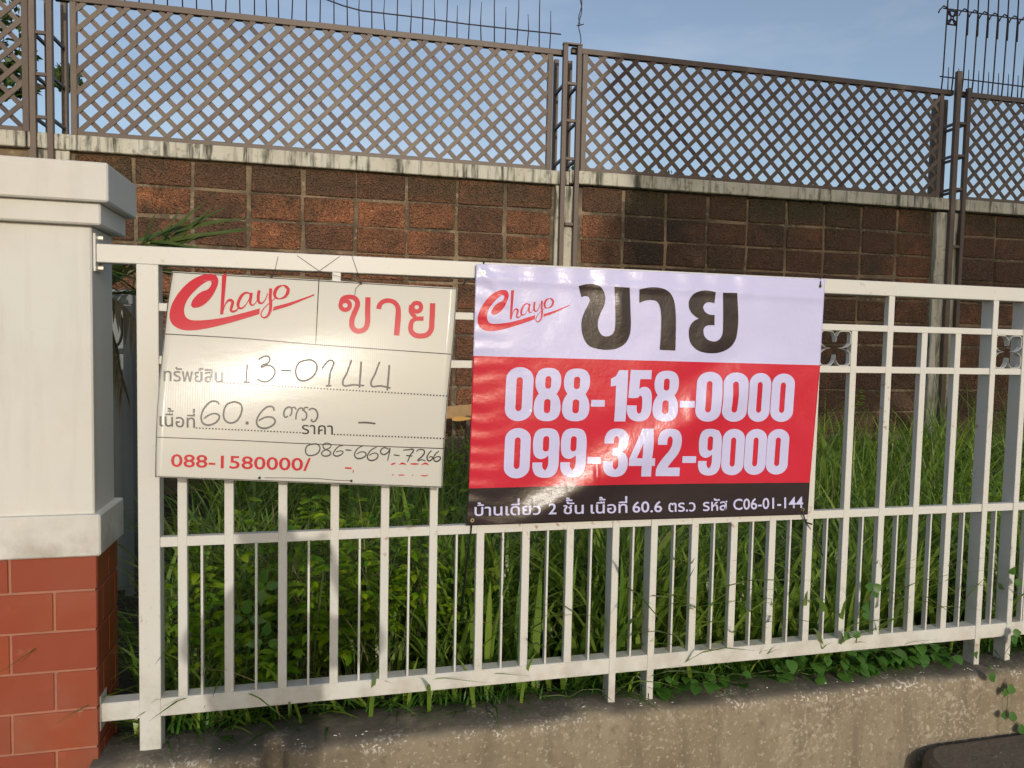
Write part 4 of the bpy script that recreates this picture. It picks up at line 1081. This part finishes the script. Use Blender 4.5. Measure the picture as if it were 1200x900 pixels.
def crown_leaves(centres, n, size):
    vs = np.empty((0, 3)); out = []
    for (c, r) in centres:
        k = int(n*r[0]*r[1]*r[2]) if False else n
        d = rs.normal(size=(k, 3)); d /= np.linalg.norm(d, axis=1)[:, None]; rad = rs.uniform(.45, 1.0, k)[:, None]**.5
        p = np.array(c)+d*rad*np.array(r)
        a_ = rs.normal(size=(k, 3)); a_ /= np.linalg.norm(a_, axis=1)[:, None]; b_ = np.cross(a_, rs.normal(size=(k, 3))); b_ /= np.linalg.norm(b_, axis=1)[:, None]
        s = rs.uniform(.6, 1.2, k)[:, None]*size
        out.append(np.stack([p-a_*s, p+b_*s*.45, p+a_*s, p-b_*s*.45], 1))
    v = np.concatenate(out).reshape(-1, 3); f = np.arange(len(v)).reshape(-1, 4); return v, f


def tree(name, lab, base, trunk_pts, radii, branches, centres, n, size, cat='tree', mt='crown'):
    t = thing(name, lab, cat, base)
    MB().tube(trunk_pts, radii, 9).build('trunk', M['bark'], t, smooth=True)
    for b_ in branches: MB().tube(b_, [.06*radii[0]/.15, .035*radii[0]/.15, .015*radii[0]/.15], 6).build('branch', M['bark'], t, smooth=True)
    v, f = crown_leaves(centres, n, size); np_object('crown', v-np.array(WL[t]), f, M[mt], None, None, 'stuff', t)
    return t


tree('leafy_tree', 'dark leafy tree behind the leftmost lattice screen', (-3.6, 6.3, 0), [(-3.6, 6.3, 0), (-3.55, 6.3, 2.2), (-3.5, 6.25, 4.0)], [.10, .08, .05],
     [[(-3.52, 6.3, 3.4), (-3.0, 6.1, 4.1), (-2.62, 6.0, 4.3)], [(-3.5, 6.3, 3.6), (-3.9, 6.3, 4.5), (-4.2, 6.3, 5.0)], [(-2.9, 6.05, 4.15), (-2.5, 6.0, 4.02), (-2.18, 6.0, 4.10)]],
     [((-3.5, 6.3, 4.75), (.8, .5, .55)), ((-2.95, 6.1, 4.45), (.42, .3, .42)), ((-3.9, 6.2, 5.2), (.7, .5, .6)), ((-2.75, 6.0, 4.05), (.22, .15, .2)), ((-2.28, 6.0, 4.12), (.14, .1, .12))], 260, .055)
tree('shrub', 'small pale shrub tip showing through the dark lattice above the banner', (3.6, 6.4, 0), [(3.6, 6.4, 0), (3.6, 6.4, 2.2), (3.65, 6.4, 3.4)], [.05, .04, .02],
     [[(3.6, 6.4, 3.0), (3.2, 6.4, 3.5), (3.1, 6.4, 3.8)], [(3.62, 6.4, 3.1), (4.3, 6.4, 3.6), (4.5, 6.4, 3.85)], [(3.62, 6.4, 3.1), (3.9, 6.4, 3.5), (3.95, 6.4, 3.7)]],
     [((3.15, 6.4, 3.55), (.18, .15, .32)), ((4.3, 6.4, 3.62), (.28, .15, .26)), ((3.7, 6.4, 3.35), (.5, .2, .2))], 55, .045, cat='shrub', mt='vine')
tree('added_shade_tree', 'big unseen tree added behind the camera to shade the right half of the boundary wall', (6.6, -9.3, 0), [(6.6, -9.3, 0), (6.55, -9.3, 2.4), (6.5, -9.2, 4.6), (6.4, -9.2, 6.2)], [.22, .17, .14, .08],  # unseen tree, added so its crown casts shade on the back wall
     [[(6.5, -9.2, 4.2), (5.2, -9.2, 5.4), (4.0, -9.2, 6.2)], [(6.5, -9.2, 4.6), (8.0, -9.0, 5.6), (9.0, -9, 6.4)], [(6.5, -9.2, 5), (6.2, -8.5, 6.8), (6.0, -8.3, 7.6)]],
     [((4.7, -9.2, 5.85), (1.55, 1.2, 1.05)), ((4.6, -9.2, 7.2), (1.5, 1.3, 1.15)), ((6.4, -9.2, 6.1), (1.6, 1.4, 1.25)), ((6.4, -9.2, 7.8), (1.9, 1.4, 1.1)), ((8.3, -9.2, 6.1), (1.8, 1.4, 1.2)), ((8.3, -9.2, 7.5), (1.7, 1.4, 1.1)), ((10.0, -9.2, 6.4), (1.5, 1.4, 1.3)), ((5.3, -9.0, 5.3), (1.3, 1.2, .7)), ((7.5, -9.0, 5.2), (1.6, 1.2, .7))], 2400, .15)

# a broken tan board and a fallen leaf in the gap between the signs
tb = thing('broken_board', 'broken tan board leaning in the weeds between the two signs', 'board', (1.28, 3.1, .9))
m_ = MB().box(-.24, .24, -.012, .012, -.045, .045); me = m_.mesh('plank', M['clay'], Vector((0, 0, 0)), bevel=.004)
place_mesh('plank', me, tb, Matrix.Translation((1.26, 3.12, 1.105)) @ Matrix.Rotation(-.08, 4, 'Y') @ Matrix.Rotation(.1, 4, 'Z'))
MB().box(1.24, 1.27, 3.10, 3.14, .38, 1.07).build('stake', M['bark'], tb)
dl = thing('dry_leaf', 'orange dry leaf lying against the tan board between the signs', 'leaf', (1.22, 3.08, 1.05))
place_mesh('leaf_blade', leaf_mesh('leaf_blade', .16, .035, M['orange'], 'blade', .2), dl, frame(Vector((1.13, 3.08, 1.045)), (1, 0, .06), up=Vector((0, -1, .3))))

# ------------------------------------------------------------------ the photographer (casts the shadow on fence and wall)
fw = Vector((math.sin(YAW), math.cos(YAW), 0)); rt = Vector((math.cos(YAW), -math.sin(YAW), 0)); up = Vector((0, 0, 1))
pc = Vector((CAM.x, CAM.y, 0))-fw*.40+rt*.045


def Q(r, f_, z): return pc+rt*r+fw*f_+up*z


def skin(name, verts, edges, radii, mt, parent, root=0, lv=2):
    c = sum(verts, Vector())/len(verts); me = bpy.data.meshes.new(name); me.from_pydata([v-c for v in verts], edges, []); me.materials.append(mt)
    o = finish(bpy.data.objects.new(name, me), parent, c); s_ = o.modifiers.new('skin', 'SKIN'); s_.use_smooth_shade = True
    for i, d in enumerate(me.skin_vertices[0].data): d.radius = radii[i] if isinstance(radii[i], tuple) else (radii[i], radii[i]); d.use_root = (i == root)
    sb_ = o.modifiers.new('subsurf', 'SUBSURF'); sb_.levels = lv; sb_.render_levels = lv
    return o


M['skin'] = mat('skin', (.42, .24, .15), .5); M['shirt'] = mat('blue_shirt', (.10, .14, .22), .8); M['jeans'] = mat('dark_trousers', (.03, .035, .05), .85); M['hair'] = mat('black_hair', (.012, .01, .009), .6); M['phone'] = mat('phone_case', (.02, .02, .022), .3)
pr = thing('person', 'person in blue shirt holding up a phone, known only by the shadow on the fence', 'person', pc)
V = [Q(0, 0, .95), Q(0, 0, 1.12), Q(0, .0, 1.30), Q(0, -.01, 1.43), Q(0, .0, 1.50), Q(0, .02, 1.60), Q(0, .03, 1.70), Q(0, .02, 1.755),
     Q(-.17, 0, 1.44), Q(-.245, .10, 1.37), Q(-.115, .345, 1.56), Q(.17, 0, 1.44), Q(.30, .10, 1.38), Q(.085, .345, 1.56),
     Q(-.10, 0, .90), Q(-.11, .02, .50), Q(-.12, -.01, .09), Q(-.13, .12, .035), Q(.10, 0, .90), Q(.11, .02, .50), Q(.12, -.01, .09), Q(.13, .12, .035)]
E_ = [(0, 1), (1, 2), (2, 3), (3, 4), (4, 5), (5, 6), (6, 7), (3, 8), (8, 9), (9, 10), (3, 11), (11, 12), (12, 13), (0, 14), (14, 15), (15, 16), (16, 17), (0, 18), (18, 19), (19, 20), (20, 21)]
rad = [(.14, .10), (.13, .09), (.15, .10), (.13, .09), .055, .065, .088, .07, .062, .045, .026, .062, .045, .026, .085, .058, .04, .03, .085, .058, .04, .03]
skin('body', V, E_, rad, M['skin'], pr)
skin('shirt', [V[0]+up*-.03, V[1], V[2], V[3], V[8], V[8].lerp(V[9], .85), V[11], V[11].lerp(V[12], .85)], [(0, 1), (1, 2), (2, 3), (3, 4), (4, 5), (3, 6), (6, 7)], [(.165, .125), (.158, .115), (.175, .122), (.145, .10), .078, .066, .078, .066], M['shirt'], pr)
skin('trousers', [V[0], V[14], V[15], V[16], V[18], V[19], V[20]], [(0, 1), (1, 2), (2, 3), (0, 4), (4, 5), (5, 6)], [(.155, .115), .10, .075, .06, .10, .075, .06], M['jeans'], pr)
skin('hair', [Q(0, -.02, 1.70), Q(0, -.01, 1.765), Q(0, .03, 1.795)], [(0, 1), (1, 2)], [.095, .09, .05], M['hair'], pr)
MB().tube([Q(0, .115, 1.705), Q(0, .135, 1.685), Q(0, .115, 1.67)], [.008, .014, .012], 6).build('nose', M['skin'], pr, smooth=True)
for sx in (-1, 1):
    MB().tube([Q(sx*.034, .105, 1.715), Q(sx*.034, .118, 1.715)], .011, 8).build('eye', M['flake'], pr, smooth=True)
    wrist = Q(sx*.10-.015, .345, 1.56); palm = Q(sx*.085-.030, .372, 1.590)
    skin('hand', [wrist, palm, palm+up*.03], [(0, 1), (1, 2)], [.022, (.018, .034), (.014, .034)], M['skin'], pr, lv=1)
    for k in range(4):
        b0 = palm+up*(.045-.022*k); L_ = (.030, .034, .033, .026)[k]
        skin('finger', [b0, b0+rt*(-sx*.004)+fw*.012, b0+rt*(-sx*L_)+fw*.010], [(0, 1), (1, 2)], [.009, .0085, .007], M['skin'], pr, lv=1)
    skin('thumb', [palm+up*-.02, palm+rt*(-sx*.012)+fw*-.012, palm+rt*(-sx*.040)+fw*-.006+up*.01], [(0, 1), (1, 2)], [.011, .010, .008], M['skin'], pr, lv=1)
ph = thing('phone', 'dark phone held up in front of the face', 'phone', CAM-fw*.016-up*.04)
b_ = MB().box(-.078, .078, -.0045, .0045, -.038, .038); me = b_.mesh('phone_body', M['phone'], Vector((0, 0, 0)), bevel=.003)
place_mesh('phone_body', me, ph, Matrix.Translation(CAM-fw*.014-up*.012) @ Matrix.Rotation(-YAW, 4, 'Z'))
